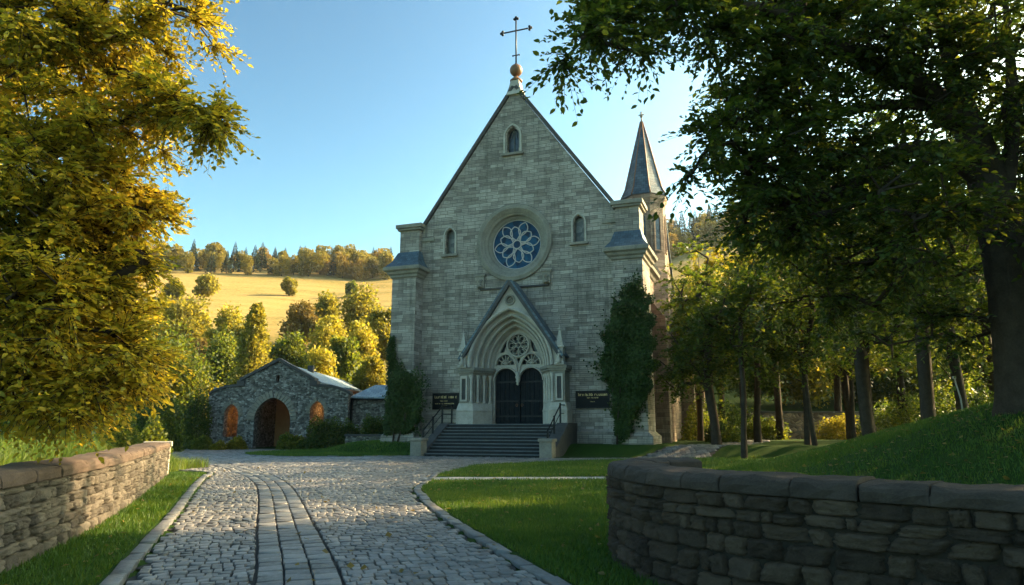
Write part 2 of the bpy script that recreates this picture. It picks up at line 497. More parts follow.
class MB:
    def __init__(s):
        s.v = []; s.f = []; s.sm = []

    def add(s, vs, fs, smooth=False):
        k = len(s.v)
        s.v += [tuple(v) for v in vs]
        s.f += [tuple(i + k for i in f) for f in fs]
        s.sm += [smooth] * len(fs)

    def box(s, x0, x1, y0, y1, z0, z1):
        s.add([(x0, y0, z0), (x1, y0, z0), (x1, y1, z0), (x0, y1, z0), (x0, y0, z1), (x1, y0, z1), (x1, y1, z1), (x0, y1, z1)],
              [(0, 3, 2, 1), (4, 5, 6, 7), (0, 1, 5, 4), (1, 2, 6, 5), (2, 3, 7, 6), (3, 0, 4, 7)])

    def hexa(s, b, t):
        """bottom quad b and top quad t, each 4 points"""
        s.add(list(b) + list(t), [(0, 3, 2, 1), (4, 5, 6, 7), (0, 1, 5, 4), (1, 2, 6, 5), (2, 3, 7, 6), (3, 0, 4, 7)])

    def prism_z(s, poly, z0, z1, poly2=None):
        n = len(poly); p2 = poly2 or poly
        s.add([(x, y, z0) for x, y in poly] + [(x, y, z1) for x, y in p2],
              [tuple(range(n))[::-1], tuple(range(n, 2 * n))] + [(i, (i + 1) % n, n + (i + 1) % n, n + i) for i in range(n)])

    def plate(s, outer, holes, y0, y1):
        """polygon with holes in x,z, extruded from y0 to y1"""
        loops = [outer] + list(holes)
        tri = tessellate_polygon([[Vector((x, z, 0)) for x, z in l] for l in loops])
        flat = [p for l in loops for p in l]
        n = len(flat)
        s.add([(x, y0, z) for x, z in flat] + [(x, y1, z) for x, z in flat],
              [tuple(t) for t in tri] + [tuple(i + n for i in t[::-1]) for t in tri] +
              [(a, b, b + n, a + n) for st, l in zip(np.cumsum([0] + [len(l) for l in loops[:-1]]), loops)
               for a, b in [(int(st) + i, int(st) + (i + 1) % len(l)) for i in range(len(l))]])

    def loft(s, rings, closed=False, smooth=False, caps=False):
        n = len(rings[0]); k = len(s.v)
        fs = []
        for r in range(len(rings) - 1):
            for i in range(n if closed else n - 1):
                j = (i + 1) % n
                fs.append((r * n + i, r * n + j, (r + 1) * n + j, (r + 1) * n + i))
        if caps:
            fs += [tuple(range(n))[::-1], tuple((len(rings) - 1) * n + i for i in range(n))]
        s.add([p for r in rings for p in r], fs, smooth)

    def tube(s, pts, r, n=6, closed=False, rs=None):
        P = [Vector(p) for p in pts]
        rings = []
        m = len(P)
        up = Vector((0, 0, 1))
        for i, p in enumerate(P):
            if closed:
                t = P[(i + 1) % m] - P[i - 1]
            else:
                t = P[min(i + 1, m - 1)] - P[max(i - 1, 0)]
            t.normalize()
            a = t.cross(up)
            if a.length < 0.15:
                a = t.cross(Vector((0, 1, 0)))
            a.normalize(); b = a.cross(t)
            rr = rs[i] if rs else r
            rings.append([p + a * math.cos(2 * PI * q / n) * rr + b * math.sin(2 * PI * q / n) * rr for q in range(n)])
        if closed:
            rings.append(rings[0])
        s.loft(rings, True, True, not closed)

    def lathe(s, prof, c=(0, 0, 0), n=16, smooth=True):
        rings = [[(c[0] + r * math.cos(2 * PI * q / n), c[1] + r * math.sin(2 * PI * q / n), c[2] + z) for q in range(n)] for r, z in prof]
        s.loft(rings, True, smooth, True)

    def ball(s, c, r, n=12):
        s.lathe([(max(1e-3, r * math.sin(PI * i / n)), -r * math.cos(PI * i / n)) for i in range(n + 1)], c, n * 2)

    def build(s, name, mat, parent=None, bevel=0.0, weld=False, label=None):
        me = bpy.data.meshes.new(name)
        me.from_pydata(s.v, [], s.f)
        me.polygons.foreach_set('use_smooth', s.sm)
        bm = bmesh.new(); bm.from_mesh(me)
        bmesh.ops.remove_doubles(bm, verts=bm.verts, dist=1e-5)
        bmesh.ops.recalc_face_normals(bm, faces=bm.faces)
        uv = bm.loops.layers.uv.new('UVMap')
        for f in bm.faces:
            nn = f.normal
            if abs(nn.z) > 0.75:
                for l in f.loops:
                    l[uv].uv = (l.vert.co.x, l.vert.co.y)
            else:
                h = Vector((-nn.y, nn.x, 0)); h.normalize()
                up = nn.cross(h)
                if up.z < 0:
                    up.negate()
                for l in f.loops:
                    l[uv].uv = (l.vert.co.dot(h), l.vert.co.z if abs(nn.z) < .1 else l.vert.co.dot(up))
        bm.to_mesh(me); bm.free()
        o = link_mesh(name, me, mat, parent)
        if bevel:
            b = o.modifiers.new('bevel', 'BEVEL'); b.width = bevel; b.segments = 2; b.limit_method = 'ANGLE'; b.angle_limit = R(40)
        if label:
            o['label'] = label
        return o


def arch(hw, spring, c, n=12, cx=0.0, down=None):
    """pointed arch: c is the distance of each centre beyond the axis"""
    Rr = hw + c
    top = math.acos(c / Rr) if c > 0 else PI / 2
    L = []
    for i in range(n + 1):
        a = top * i / n
        L.append((-(Rr * math.cos(a) - c), spring + Rr * math.sin(a)))
    pts = L + [(-x, z) for x, z in L[::-1][1:]]
    if down is not None:
        pts = [(-hw, down)] + pts + [(hw, down)]
    return [(x + cx, z) for x, z in pts]


def circ(cx, cz, r, n=40):
    return [(cx + r * math.cos(2 * PI * i / n), cz + r * math.sin(2 * PI * i / n)) for i in range(n)]


def sstep(t):
    t = np.clip(t, 0, 1)
    return t * t * (3 - 2 * t)


def inpoly(X, Y, poly):
    inside = np.zeros(np.shape(X), bool)
    n = len(poly)
    for i in range(n):
        x1, y1 = poly[i]; x2, y2 = poly[(i + 1) % n]
        cond = ((y1 > Y) != (y2 > Y)) & (X < (x2 - x1) * (Y - y1) / ((y2 - y1) + 1e-12) + x1)
        inside ^= cond
    return inside


def smooth_poly(pts, k=6, closed=True):
    """Catmull-Rom through the points"""
    P = np.array(pts, float); n = len(P); out = []
    rng = range(n) if closed else range(n - 1)
    for i in rng:
        p0, p1, p2, p3 = (P[(i - 1) % n], P[i], P[(i + 1) % n], P[(i + 2) % n]) if closed else (P[max(i - 1, 0)], P[i], P[i + 1], P[min(i + 2, n - 1)])
        for t in np.arange(k) / k:
            out.append(0.5 * ((2 * p1) + (-p0 + p2) * t + (2 * p0 - 5 * p1 + 4 * p2 - p3) * t * t + (-p0 + 3 * p1 - 3 * p2 + p3) * t ** 3))
    if not closed:
        out.append(P[-1])
    return [tuple(float(c_) for c_ in p) for p in out]


# ------------------------------------------------------------------ ground plan
CH = np.array([0.168, 41.10]); TH = R(20)
CU = np.array([math.cos(TH), -math.sin(TH)]); CV = np.array([math.sin(TH), math.cos(TH)])


def church_xy(u, v):
    return CH + CU * u + CV * v


def hgt(x, y):
    x = np.asarray(x, float); y = np.asarray(y, float)
    u = (x - CH[0]) * CU[0] + (y - CH[1]) * CU[1]
    v = (x - CH[0]) * CV[0] + (y - CH[1]) * CV[1]
    h = 0.6 * sstep((v + 3.3) / 2.0) * sstep((u + 13) / 3.5)
    # bank on the right
    h = h + 2.3 * sstep((x - 2.9) / 10) * sstep((27 - y) / 13) * sstep((y + 12) / 12)
    # raised ground behind the wall on the left
    wl = np.interp(y, [2, 7.3, 9.76, 11.9, 22.3, 23.2, 24], [-4.6, -5.6, -6.35, -7.1, -11.3, -14, -60])
    h = h + 0.75 * sstep((wl - 0.35 - x) / 1.5)
    # hillside
    r = y + 0.12 * np.abs(x)
    prof = np.interp(r, [0, 62, 100, 132, 190, 250, 300, 360, 450, 900], [0, 0, 8, 20, 37.5, 56, 73, 84, 86, 86])
    h = h + prof * (1 + 0.0009 * np.clip(x, -60, 200)) + sstep((x - 30) / 90) * sstep((r - 100) / 150) * 12
    h = h + 0.9 * np.sin(x * 0.045 + 1.0) * sstep((r - 110) / 60) * np.cos(y * 0.03)
    return h


def hz(x, y):
    return float(hgt(x, y))


a0 = church_xy(-4.3, -5.0); a1 = church_xy(4.2, -5.0); a2 = church_xy(4.3, -4.4)
road_left = smooth_poly([(-2.3, 1), (-3.0, 5), (-3.79, 7.08), (-4.55, 9.1), (-5.9, 12.68), (-7.6, 17), (-9.18, 21.18), (-9.7, 22.9), (-10.6, 24.2), (-13, 25.4), (-20, 27.5), (-40, 30)], 6, False)
road_right = smooth_poly([(-1.65, 28), (-2.28, 24.2), (-2.5, 22.6), (-2.42, 19.66), (-2.42, 17.47), (-1.95, 15.09), (-1.35, 12.54), (-0.42, 9.4), (0.32, 7.08), (1.0, 5), (2.2, 1)], 6, False)
MAIN = road_left + [(-40, 52), (-22, 50.2), (-15, 50.2), (-12, 49.6), tuple(a0 + np.array([-0.2, 2])), tuple(a0), tuple(a1), tuple(church_xy(4.6, -4.6)), (6, 35.5), (6, 33.2), (4.08, 32.4), (1.22, 30.6)] + road_right
ISLAND = smooth_poly([(-14.6, 39.0), (-15.6, 42), (-13.5, 46.5), (-8.5, 50), (-5, 47), (-4.6, 41.5), (-5.0, 38.6), (-6.5, 37.0), (-9.3, 36.4), (-12.5, 36.9)], 6)
FOOT = smooth_poly([(-2.3, 20.35), (0.5, 20.45), (4.5, 20.8), (9, 21.8), (9, 22.9), (4.5, 21.9), (0.5, 21.5), (-2.4, 21.45)], 5)
RPATH = [(5.9, 33.2), (9.5, 34.3), (13, 38), (17, 46), (21, 57), (19.5, 57.5), (15.3, 47), (11.5, 40), (8.5, 36.6), (5.9, 35.5)]


def is_road(X, Y):
    return (inpoly(X, Y, MAIN) & ~inpoly(X, Y, ISLAND)) | inpoly(X, Y, RPATH)


def is_paved(X, Y):
    return is_road(X, Y) | inpoly(X, Y, FOOT)


def make_ground():
    xs = np.unique(np.concatenate([-np.geomspace(24, 500, 40)[::-1], np.arange(-24, 20, .22), np.geomspace(20, 500, 40)]))
    ys = np.unique(np.concatenate([np.linspace(-120, 2, 20), np.arange(2, 42, .22), np.arange(42, 70, .8), np.geomspace(70, 620, 70)]))
    X, Y = np.meshgrid(xs, ys)
    Z = hgt(X, Y) + np.where(is_paved(X, Y), -0.03, 0.04)
    Z += 0.012 * np.sin(X * 1.7 + Y) * np.cos(Y * 1.3)
    ny, nx = X.shape
    idx = np.arange(nx * ny).reshape(ny, nx)
    f = np.stack([idx[:-1, :-1], idx[:-1, 1:], idx[1:, 1:], idx[1:, :-1]], -1).reshape(-1, 4)
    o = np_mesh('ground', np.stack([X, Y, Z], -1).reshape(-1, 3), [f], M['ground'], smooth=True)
    tag(o, kind='structure')


make_ground()


def sheet(name, mask, x0, x1, y0, y1, step, dz, mat):
    xs = np.arange(x0, x1, step); ys = np.arange(y0, y1, step)
    X, Y = np.meshgrid(xs, ys)
    Z = hgt(X, Y) + dz
    ny, nx = X.shape
    idx = np.arange(nx * ny).reshape(ny, nx)
    keep = mask(X[:-1, :-1] + step / 2, Y[:-1, :-1] + step / 2)
    f = np.stack([idx[:-1, :-1], idx[:-1, 1:], idx[1:, 1:], idx[1:, :-1]], -1)[keep]
    used = np.unique(f); rm = -np.ones(nx * ny, int); rm[used] = np.arange(len(used))
    o = np_mesh(name, np.stack([X, Y, Z], -1).reshape(-1, 3)[used], [rm[f]], mat)
    return tag(o, kind='structure')


sheet('road_bed', is_road, -40, 24, 1, 60, .22, 0.004, M['joint'])
sheet('footpath', lambda X, Y: inpoly(X, Y, FOOT), -4, 10, 19, 24, .1, 0.035, M['path'])


def block_mesh(name, corners, zt, mat, inset=0.013, hgtb=0.038, jit=0.004, kind='structure'):
    """corners (n,4,2); rounded blocks standing on the ground"""
    c = np.asarray(corners); n = len(c)
    ctr = c.mean(1, keepdims=True)
    d = c - ctr
    L = np.linalg.norm(d, axis=2, keepdims=True)
    c = ctr + d * (1 - 0.010 / L)
    gz = hgt(c[..., 0], c[..., 1])
    tilt = RNG.normal(0, jit, (n, 4)) + RNG.normal(0, jit * 1.2, (n, 1))
    def ring(ins, z):
        p = ctr + (c - ctr) * (1 - ins / L)
        return np.concatenate([p, (gz + z + tilt * (z / hgtb))[..., None]], 2)
    rings = [ring(0.0, 0.0), ring(0.002, hgtb * .62), ring(inset * .45, hgtb * .92), ring(inset * 1.3, hgtb)]
    V = np.stack(rings, 1).reshape(n, 16, 3)
    V[..., 2] += zt
    base = (np.arange(n) * 16)[:, None]
    fs = []
    for r in range(3):
        for i in range(4):
            j = (i + 1) % 4
            fs.append(base + np.array([r * 4 + i, r * 4 + j, r * 4 + 4 + j, r * 4 + 4 + i]))
    fs.append(base + np.array([12, 13, 14, 15]))
    f = np.concatenate(fs, 0)
    o = np_mesh(name, V.reshape(-1, 3), [f], mat, smooth=True)
    return tag(o, kind=kind)


SP = np.array(smooth_poly([(-0.9, 1), (-1.35, 4), (-1.9, 6.5), (-3.3, 10.5), (-6.3, 18.6), (-9.0, 24), (-13, 30), (-20, 34.5), (-30, 37)], 16, False))
SS = np.concatenate([[0], np.cumsum(np.linalg.norm(np.diff(SP, axis=0), axis=1))])
ST = np.gradient(SP, axis=0); ST /= np.linalg.norm(ST, axis=1, keepdims=True)
for _ in range(6):
    ST[1:-1] = (ST[:-2] + ST[1:-1] * 2 + ST[2:]) / 4
ST /= np.linalg.norm(ST, axis=1, keepdims=True)


def smap(s, t):
    x = np.interp(s, SS, SP[:, 0]); y = np.interp(s, SS, SP[:, 1])
    tx = np.interp(s, SS, ST[:, 0]); ty = np.interp(s, SS, ST[:, 1])
    return np.stack([x + ty * t, y - tx * t], -1)


def sett_rows(t0, t1, w, l, s0, s1, wj=.3, bend=0.0):
    out = []
    s = s0
    while s < s1:
        ls = l * random.uniform(.85, 1.18)
        t = t0 - (random.random() * w if wj else 0)
        while t < t1:
            ww = w * random.uniform(1 - wj, 1 + wj)
            ta, tb = max(t, t0), min(t + ww, t1)
            if tb - ta > w * .3:
                b = bend * math.sin(t * 1.1 + s * .21)
                e = random.uniform(-.012, .012)
                out.append([(s + b, ta), (s + b + e, tb), (s + ls + b, tb + e), (s + ls + b - e, ta - e)])
            t += ww
        s += ls
    a = np.array(out)
    return smap(a[..., 0], a[..., 1])


def keep_road(c, extra=None):
    ctr = c.mean(1)
    k = is_road(ctr[:, 0], ctr[:, 1])
    for i in range(4):
        k &= is_road(c[:, i, 0], c[:, i, 1])
    if extra is not None:
        k &= extra(ctr)
    return c[k]


far = lambda p: p[:, 1] < 27.0
A = keep_road(sett_rows(-4.2, -.425, .135, .165, 1, 31, bend=.06), far)
B = keep_road(sett_rows(.43, 9.5, .14, .17, 1, 36, bend=.09), far)
block_mesh('cobbled_road', np.concatenate([A, B]), 0.0, M['sett'])
Sx = keep_road(np.concatenate([sett_rows(-.40 + i * .27, -.40 + (i + 1) * .27 - .004, .5, .27, 1 + i * .09, 60, wj=0) for i in range(3)]))
block_mesh('cobbled_track', Sx, 0.0, M['sett_strip'], inset=.022, hgtb=.04)
# beyond 27 m the setts run in straight courses
out = []
y = 27.0
while y < 58:
    l = .24
    xx = -39.9 - random.random() * .2
    x1 = 21
    while xx < x1:
        w_ = .24 * random.uniform(.8, 1.2)
        out.append([(xx, y), (xx + w_, y), (xx + w_, y + l), (xx, y + l)])
        xx += w_
    y += l
c = np.array(out)
dmin = np.min(np.linalg.norm(c.mean(1)[:, None, :] - SP[::3][None], axis=2), axis=1)
c = c[(dmin > .62) & (c[:, 0, 0] > -26)]
c = keep_road(c)
block_mesh('cobbled_forecourt', c, 0.0, M['sett'], inset=.02)


def kerb(name, pts, w=.2, l=.62, side=1, hh=.065):
    P = np.array(pts); S = np.concatenate([[0], np.cumsum(np.linalg.norm(np.diff(P, axis=0), axis=1))])
    T = np.gradient(P, axis=0); T /= np.linalg.norm(T, axis=1, keepdims=True)
    def mp(s, t):
        x = np.interp(s, S, P[:, 0]); y = np.interp(s, S, P[:, 1]); tx = np.interp(s, S, T[:, 0]); ty = np.interp(s, S, T[:, 1])
        return np.stack([x + ty * t, y - tx * t], -1)
    o = []; s = 0
    while s < S[-1] - .1:
        ll = min(l * random.uniform(.8, 1.25), S[-1] - s)
        o.append([(s, 0), (s, w * side), (s + ll, w * side), (s + ll, 0)])
        s += ll
    a = np.array(o)
    return block_mesh(name, mp(a[..., 0], a[..., 1]), 0.0, M['kerb'], inset=.02, hgtb=hh, jit=.008)


kerb('kerb', road_left[6:-6], side=-1, w=.17)
kerb('kerb', road_right, side=-1, w=.17)
kerb('kerb', ISLAND + ISLAND[:1], side=-1, w=.2)
kerb('kerb', smooth_poly([(9.5, 34.3), (6, 33.2), (4.08, 32.4), (1.22, 30.6), (-.6, 29.2), (-1.65, 28)], 4, False), side=-1, w=.2)


# ------------------------------------------------------------------ foliage helpers
def norm(a):
    return a / (np.linalg.norm(a, axis=-1, keepdims=True) + 1e-9)


def leaf_mesh(name, P, D, Nn, size, mat, parent=None, detail=False, width=.5):
    """P base points, D blade directions, Nn blade normals, size (n,)"""
    n = len(P)
    D = norm(D); S = norm(np.cross(D, Nn)); U = np.cross(S, D)
    sz = np.asarray(size).reshape(-1, 1)
    if detail:
        def pt(a, b, c):
            return P + D * sz * a + S * sz * b * width + U * sz * c
        V = np.stack([pt(0, 0, 0), pt(.25, .50, .05), pt(.6, .50, .06), pt(1, 0, -.10), pt(.6, -.50, .06), pt(.25, -.50, .05), pt(.5, 0, -.03)], 1)
        b = (np.arange(n) * 7)[:, None]
        f = np.concatenate([b + np.array([0, 6, 3, 2, 1]), b + np.array([0, 5, 4, 3, 6])], 0)
        return np_mesh(name, V.reshape(-1, 3), [f], mat, parent)
    V = np.stack([P, P + D * sz * .5 + S * sz * width + U * sz * .1, P + D * sz, P + D * sz * .5 - S * sz * width + U * sz * .1], 1)
    b = (np.arange(n) * 4)[:, None]
    f = np.concatenate([b + np.array([0, 2, 1]), b + np.array([0, 3, 2])], 0)
    return np_mesh(name, V.reshape(-1, 3), [f], mat, parent)


def rand_in_ell(rng, c, r, n, shell=.55):
    d = norm(rng.normal(size=(n, 3)))
    k = (shell + (1 - shell) * rng.random((n, 1))) if shell > 0 else rng.random((n, 1)) ** .4
    return np.array(c) + d * np.array(r) * k, d


def grow(trunk, clusters, rng, jitter=.12, limbs=()):
    """connect cluster points to the trunk by curved limbs; returns nodes, parents"""
    nodes = [np.array(p, float) for p in trunk]
    par = [-1] + list(range(len(trunk) - 1))
    for lb_ in limbs:
        p0 = np.array(lb_[0])
        prev = int(np.argmin(np.linalg.norm(np.array(nodes[1:len(trunk)]) - p0, axis=1))) + 1
        for q_ in smooth_poly(lb_, 3, False)[1:]:
            nodes.append(np.array(q_)); par.append(prev); prev = len(nodes) - 1
    tr = np.array(nodes)
    d = np.min(np.linalg.norm(clusters[:, None] - tr[None], axis=2), axis=1)
    ends = []
    for ci in np.argsort(d):
        c = clusters[ci]
        A = np.array(nodes)
        dv = c - A
        dist = np.linalg.norm(dv, axis=1)
        cost = dist + np.where(dv[:, 2] < -.2, 1.2 * -dv[:, 2], 0) + np.where(np.arange(len(A)) == 0, 99, 0)
        j = int(np.argmin(cost))
        L = dist[j]
        k = max(1, int(L / .6))
        prev = j
        side = rng.normal(size=3) * jitter * L
        for q in range(1, k + 1):
            t = q / k
            p = A[j] + dv[j] * t + side * math.sin(PI * t) + np.array([0, 0, .10 * L * math.sin(PI * t)])
            nodes.append(p); par.append(prev); prev = len(nodes) - 1
        ends.append(prev)
    return np.array(nodes), np.array(par), ends


def branch_mesh(name, nodes, par, mat, parent, r_tip=.012, r_trunk=None, n=6, flare=1.3, ntrunk=0, fancy=False):
    nn = len(nodes)
    rad2 = np.zeros(nn)
    child = np.zeros(nn, int)
    for i in range(nn):
        if par[i] >= 0:
            child[par[i]] += 1
    rad2[child == 0] = r_tip ** 2
    for i in range(nn - 1, 0, -1):
        rad2[par[i]] += rad2[i] if child[par[i]] > 1 else rad2[i] * 1.05
    rad = np.sqrt(rad2)
    if r_trunk:
        rad *= (r_trunk / rad[1])
        rad = np.maximum(rad, r_tip)
        rad[0] = rad[1] * flare
    idx = np.where(par >= 0)[0]
    if fancy:
        idx = idx[idx >= ntrunk]
    a = nodes[par[idx]]; b = nodes[idx]
    ra = np.minimum(rad[par[idx]], rad[idx] * 1.35)[:, None]; rb = rad[idx][:, None]
    first = (par[idx] == 0)
    ra[first] = rad[0]
    for k_, i_ in enumerate(idx):
        if 0 < i_ < ntrunk:
            ra[k_] = rad[par[i_]]
        elif par[i_] < ntrunk and fancy:
            ra[k_] = min(rad[par[i_]] * .8, rad[i_] * 1.9)
    t = norm(b - a)
    ref = np.where(np.abs(t[:, 2:3]) > .8, np.array([[1., 0, 0]]), np.array([[0, 0, 1.]]))
    s = norm(np.cross(t, ref)); u = np.cross(s, t)
    ang = 2 * PI * np.arange(n) / n
    ca, sa = np.cos(ang)[None, :, None], np.sin(ang)[None, :, None]
    wob = 1 + .10 * RNG.normal(size=(len(idx), n, 1)) * (ra[:, :, None] > .1)
    R0 = a[:, None] + (s[:, None] * ca + u[:, None] * sa) * ra[:, :, None] - t[:, None] * rb[:, :, None] * .15
    R1 = (b + t * rb * .35)[:, None] + (s[:, None] * ca + u[:, None] * sa) * rb[:, :, None] * wob
    V = np.concatenate([R0, R1], 1)
    base = (np.arange(len(idx)) * 2 * n)[:, None]
    f = np.concatenate([base + np.array([i, (i + 1) % n, n + (i + 1) % n, n + i]) for i in range(n)], 0)
    return np_mesh(name, V.reshape(-1, 3), [f], mat, parent, smooth=True), rad


def sprays(rng, C, outdir, k, L, m, size, droop=.35, spread=1.0, twig_r=.006):
    """leafy twigs round the cluster points. returns leaf arrays and twig quads"""
    n = len(C)
    O = np.repeat(C, k, 0)
    dirs = norm(np.repeat(outdir, k, 0) + rng.normal(size=(n * k, 3)) * spread * np.array([1, 1, .55]))
    Ls = L * rng.uniform(.6, 1.25, (n * k, 1))
    side = norm(np.cross(dirs, np.array([[0, 0, 1.]])) + 1e-6)
    P = []; D = []; Nn = []
    for j in range(m):
        t = (j + .7) / m
        pos = O + dirs * Ls * t + np.array([0, 0, -1.]) * droop * Ls * t * t
        sgn = 1 if j % 2 else -1
        d = norm(dirs * .75 + side * sgn * .8 + np.array([0, 0, -.12]) + rng.normal(size=pos.shape) * .28)
        P.append(pos); D.append(d)
        Nn.append(norm(np.array([[0, 0, 1.]]) + rng.normal(size=pos.shape) * .45))
    P = np.concatenate(P); D = np.concatenate(D); Nn = np.concatenate(Nn)
    sz = size * rng.uniform(.45, 1.3, len(P))
    # twigs as thin three sided prisms, two segments
    E0 = O; E1 = O + dirs * Ls * .5 + np.array([0, 0, -1.]) * droop * Ls * .25; E2 = O + dirs * Ls * .98 + np.array([0, 0, -1.]) * droop * Ls * .96
    up = np.cross(side, dirs)
    rings = []
    for E, r in ((E0, twig_r), (E1, twig_r * .7), (E2, twig_r * .3)):
        for a in (0, 2.1, 4.2):
            rings.append(E + (side * math.cos(a) + up * math.sin(a)) * r)
    TV = np.stack(rings, 1)
    return P, D, Nn, sz, TV


def twig_faces(nk):
    b = (np.arange(nk) * 9)[:, None]
    return np.concatenate([b + np.array([r * 3 + i, r * 3 + (i + 1) % 3, r * 3 + 3 + (i + 1) % 3, r * 3 + 3 + i]) for r in range(2) for i in range(3)], 0)


def tree(name, base, trunk, blobs, leaf, label, cat='tree', group=None, seed=1, r_trunk=.25, k=6, L=.8, m=8, size=.12, detail=False,
         bark='bark', droop=.35, rmin=.7, mask=None, shell=.35, tip=.012, spread=1.0, bn=6, limbs=()):
    """blobs: (centre, radii, n_clusters) relative to base"""
    rng = np.random.default_rng(seed)
    root = empty(name, base, 0, label, cat, group)
    tp = [np.array(p, float) for p in trunk]
    C = []; OD = []
    for c, r, n in blobs:
        p, d = rand_in_ell(rng, c, r, n, shell)
        C.append(p); OD.append(d)
    C = np.concatenate(C); OD = np.concatenate(OD)
    if mask is not None:
        kk = mask(C + np.array(base)); C = C[kk]; OD = OD[kk]
    nodes, par, ends = grow(tp, C, rng, limbs=limbs)
    _, rad = branch_mesh('branches' if detail else 'trunk', nodes, par, M[bark], root, tip, r_trunk, bn, ntrunk=len(tp), fancy=detail)
    if detail:
        ctl = smooth_poly([tuple(p) for p in tp], 8, False)
        rr_ = np.interp(np.linspace(0, len(tp) - 1, len(ctl)), np.arange(len(tp)), rad[:len(tp)])
        mb = MB(); rings = []
        for i, (p, r_) in enumerate(zip(ctl, rr_)):
            fl = .55 * math.exp(-max(0, p[2] - tp[0][2] - .3) * 2.2)
            rings.append([(p[0] + math.cos(a) * r_ * q, p[1] + math.sin(a) * r_ * q, p[2]) for a in np.linspace(0, 2 * PI, 28, endpoint=False)
                          for q in [1 + .05 * math.sin(9 * a + p[2] * .8) + .035 * math.sin(17 * a - p[2] * 1.3) + .03 * math.sin(3 * a + p[2] * 1.1) + fl * (.55 + .45 * math.sin(5 * a + 1)) + rng.normal() * .012]])
        mb.loft(rings, True, True, True)
        mb.build('trunk', M[bark], root)
    P, D, Nn, sz, TV = sprays(rng, C, OD, k, L, m, size, droop, spread)
    cr = leaf_mesh('crown', P, D, Nn, sz, M[leaf], root, detail)
    if detail:
        np_mesh('twigs', TV.reshape(-1, 3), [twig_faces(len(TV))], M[bark], cr)
    return root


def bush(name, c, r, n, size, leaf, label, seed, group=None, cat='bush', shell=.6, up=.3):
    """rounded shrub: stems and leaves through an ellipsoid; c is its foot"""
    rng = np.random.default_rng(seed)
    root = empty(name, c, 0, label, cat, group)
    p, d = rand_in_ell(rng, (0, 0, 0), (1, 1, 1), n, shell)
    lump = 1 + .13 * np.sin(p[:, :1] * 5 + seed) + .12 * np.cos(p[:, 1:2] * 6 + p[:, 2:] * 4 + seed)
    p = p * lump * np.array(r)
    p[:, 2] = np.abs(p[:, 2]) * 1.0
    D = norm(d * .8 + rng.normal(size=p.shape) * .6 + np.array([0, 0, up]))
    leaf_mesh('foliage', p, D, norm(d + rng.normal(size=p.shape) * .6), size * rng.uniform(.6, 1.3, n), M[leaf], root)
    mb = MB()
    for q in range(7):
        a = rng.random() * 6.28
        e = np.array([math.cos(a) * r[0] * .6, math.sin(a) * r[1] * .6, r[2] * .7])
        mb.tube([(0.02 * q, 0, -.05), tuple(e * .5 + np.array([0, 0, .1])), tuple(e)], .015, 5)
    mb.build('stems', M['bark'], root)
    return root



# ------------------------------------------------------------------ the church
church = empty('church', (CH[0], CH[1], 0), -TH, 'tall grey stone church with a steep gable, blue rose window and slate turret', 'church')
ROSE = (-0.05, 12.85)
PC = 0.10   # axis of the portal
T0 = 1.73   # level of the portal floor


def lancet_path(cx, z0, z1, hw, cc=None):
    c = hw * .55 if cc is None else cc
    rise = math.sqrt((hw + c) ** 2 - c * c)
    return arch(hw, z1 - rise, c, 8, cx, z0)


# front wall with its real openings
mb = MB()
outer = [(-7.7, -.4), (7.7, -.4), (7.7, 14.15), (6.45, 14.15), (0.0, 23.2), (-6.45, 14.15), (-7.7, 14.15)]
holes = [circ(*ROSE, 2.06, 48), lancet_path(-4.42, 12.45, 14.15, .30), lancet_path(4.12, 12.45, 14.15, .30), lancet_path(-.12, 18.75, 20.55, .40),
         arch(2.3, 5.0, .99, 10, PC, T0 - .3)]
mb.plate(outer, holes, 0.0, 0.95)
mb.build('front_wall', M['ashlar'], church)

# body of the nave, aisle walls, transept
mb = MB()
mb.box(-7.5, -6.7, .95, 34, -.4, 11.3)
mb.box(6.7, 7.5, .95, 34, -.4, 11.3)
mb.plate([(-7.5, -.4), (7.5, -.4), (7.5, 11.3), (6.3, 13.6), (0, 22.5), (-6.3, 13.6), (-7.5, 11.3)], [], 34.0, 34.8)
mb.box(-6.3, -5.6, .95, 34, 11.3, 13.7)
mb.box(5.6, 6.3, .95, 34, 11.3, 13.7)
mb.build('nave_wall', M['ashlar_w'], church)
mb = MB()
# transept on the right hand side
mb.box(6.7, 7.3, 11.0, 11.8, -.4, 12.7)
mb.box(6.7, 7.3, 18.2, 19.0, -.4, 12.7)
mb.add([(7.3, 11.0, -.4), (7.3, 19.0, -.4), (7.3, 19.0, 12.7), (7.3, 15.0, 18.6), (7.3, 11.0, 12.7),
        (7.0, 11.0, -.4), (7.0, 19.0, -.4), (7.0, 19.0, 12.7), (7.0, 15.0, 18.6), (7.0, 11.0, 12.7)],
       [(0, 1, 2, 3, 4), (9, 8, 7, 6, 5), (0, 5, 6, 1), (1, 6, 7, 2), (2, 7, 8, 3), (3, 8, 9, 4), (4, 9, 5, 0)])
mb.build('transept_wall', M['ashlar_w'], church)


def slab(mb, a, b, c, d, t):
    """roof slab from 4 corner points, thickness t along its normal"""
    A, B, C_, D = map(Vector, (a, b, c, d))
    n = (B - A).cross(D - A).normalized()
    if n.z < 0:
        n = -n
    mb.hexa([A, B, C_, D], [p + n * t for p in (A, B, C_, D)])


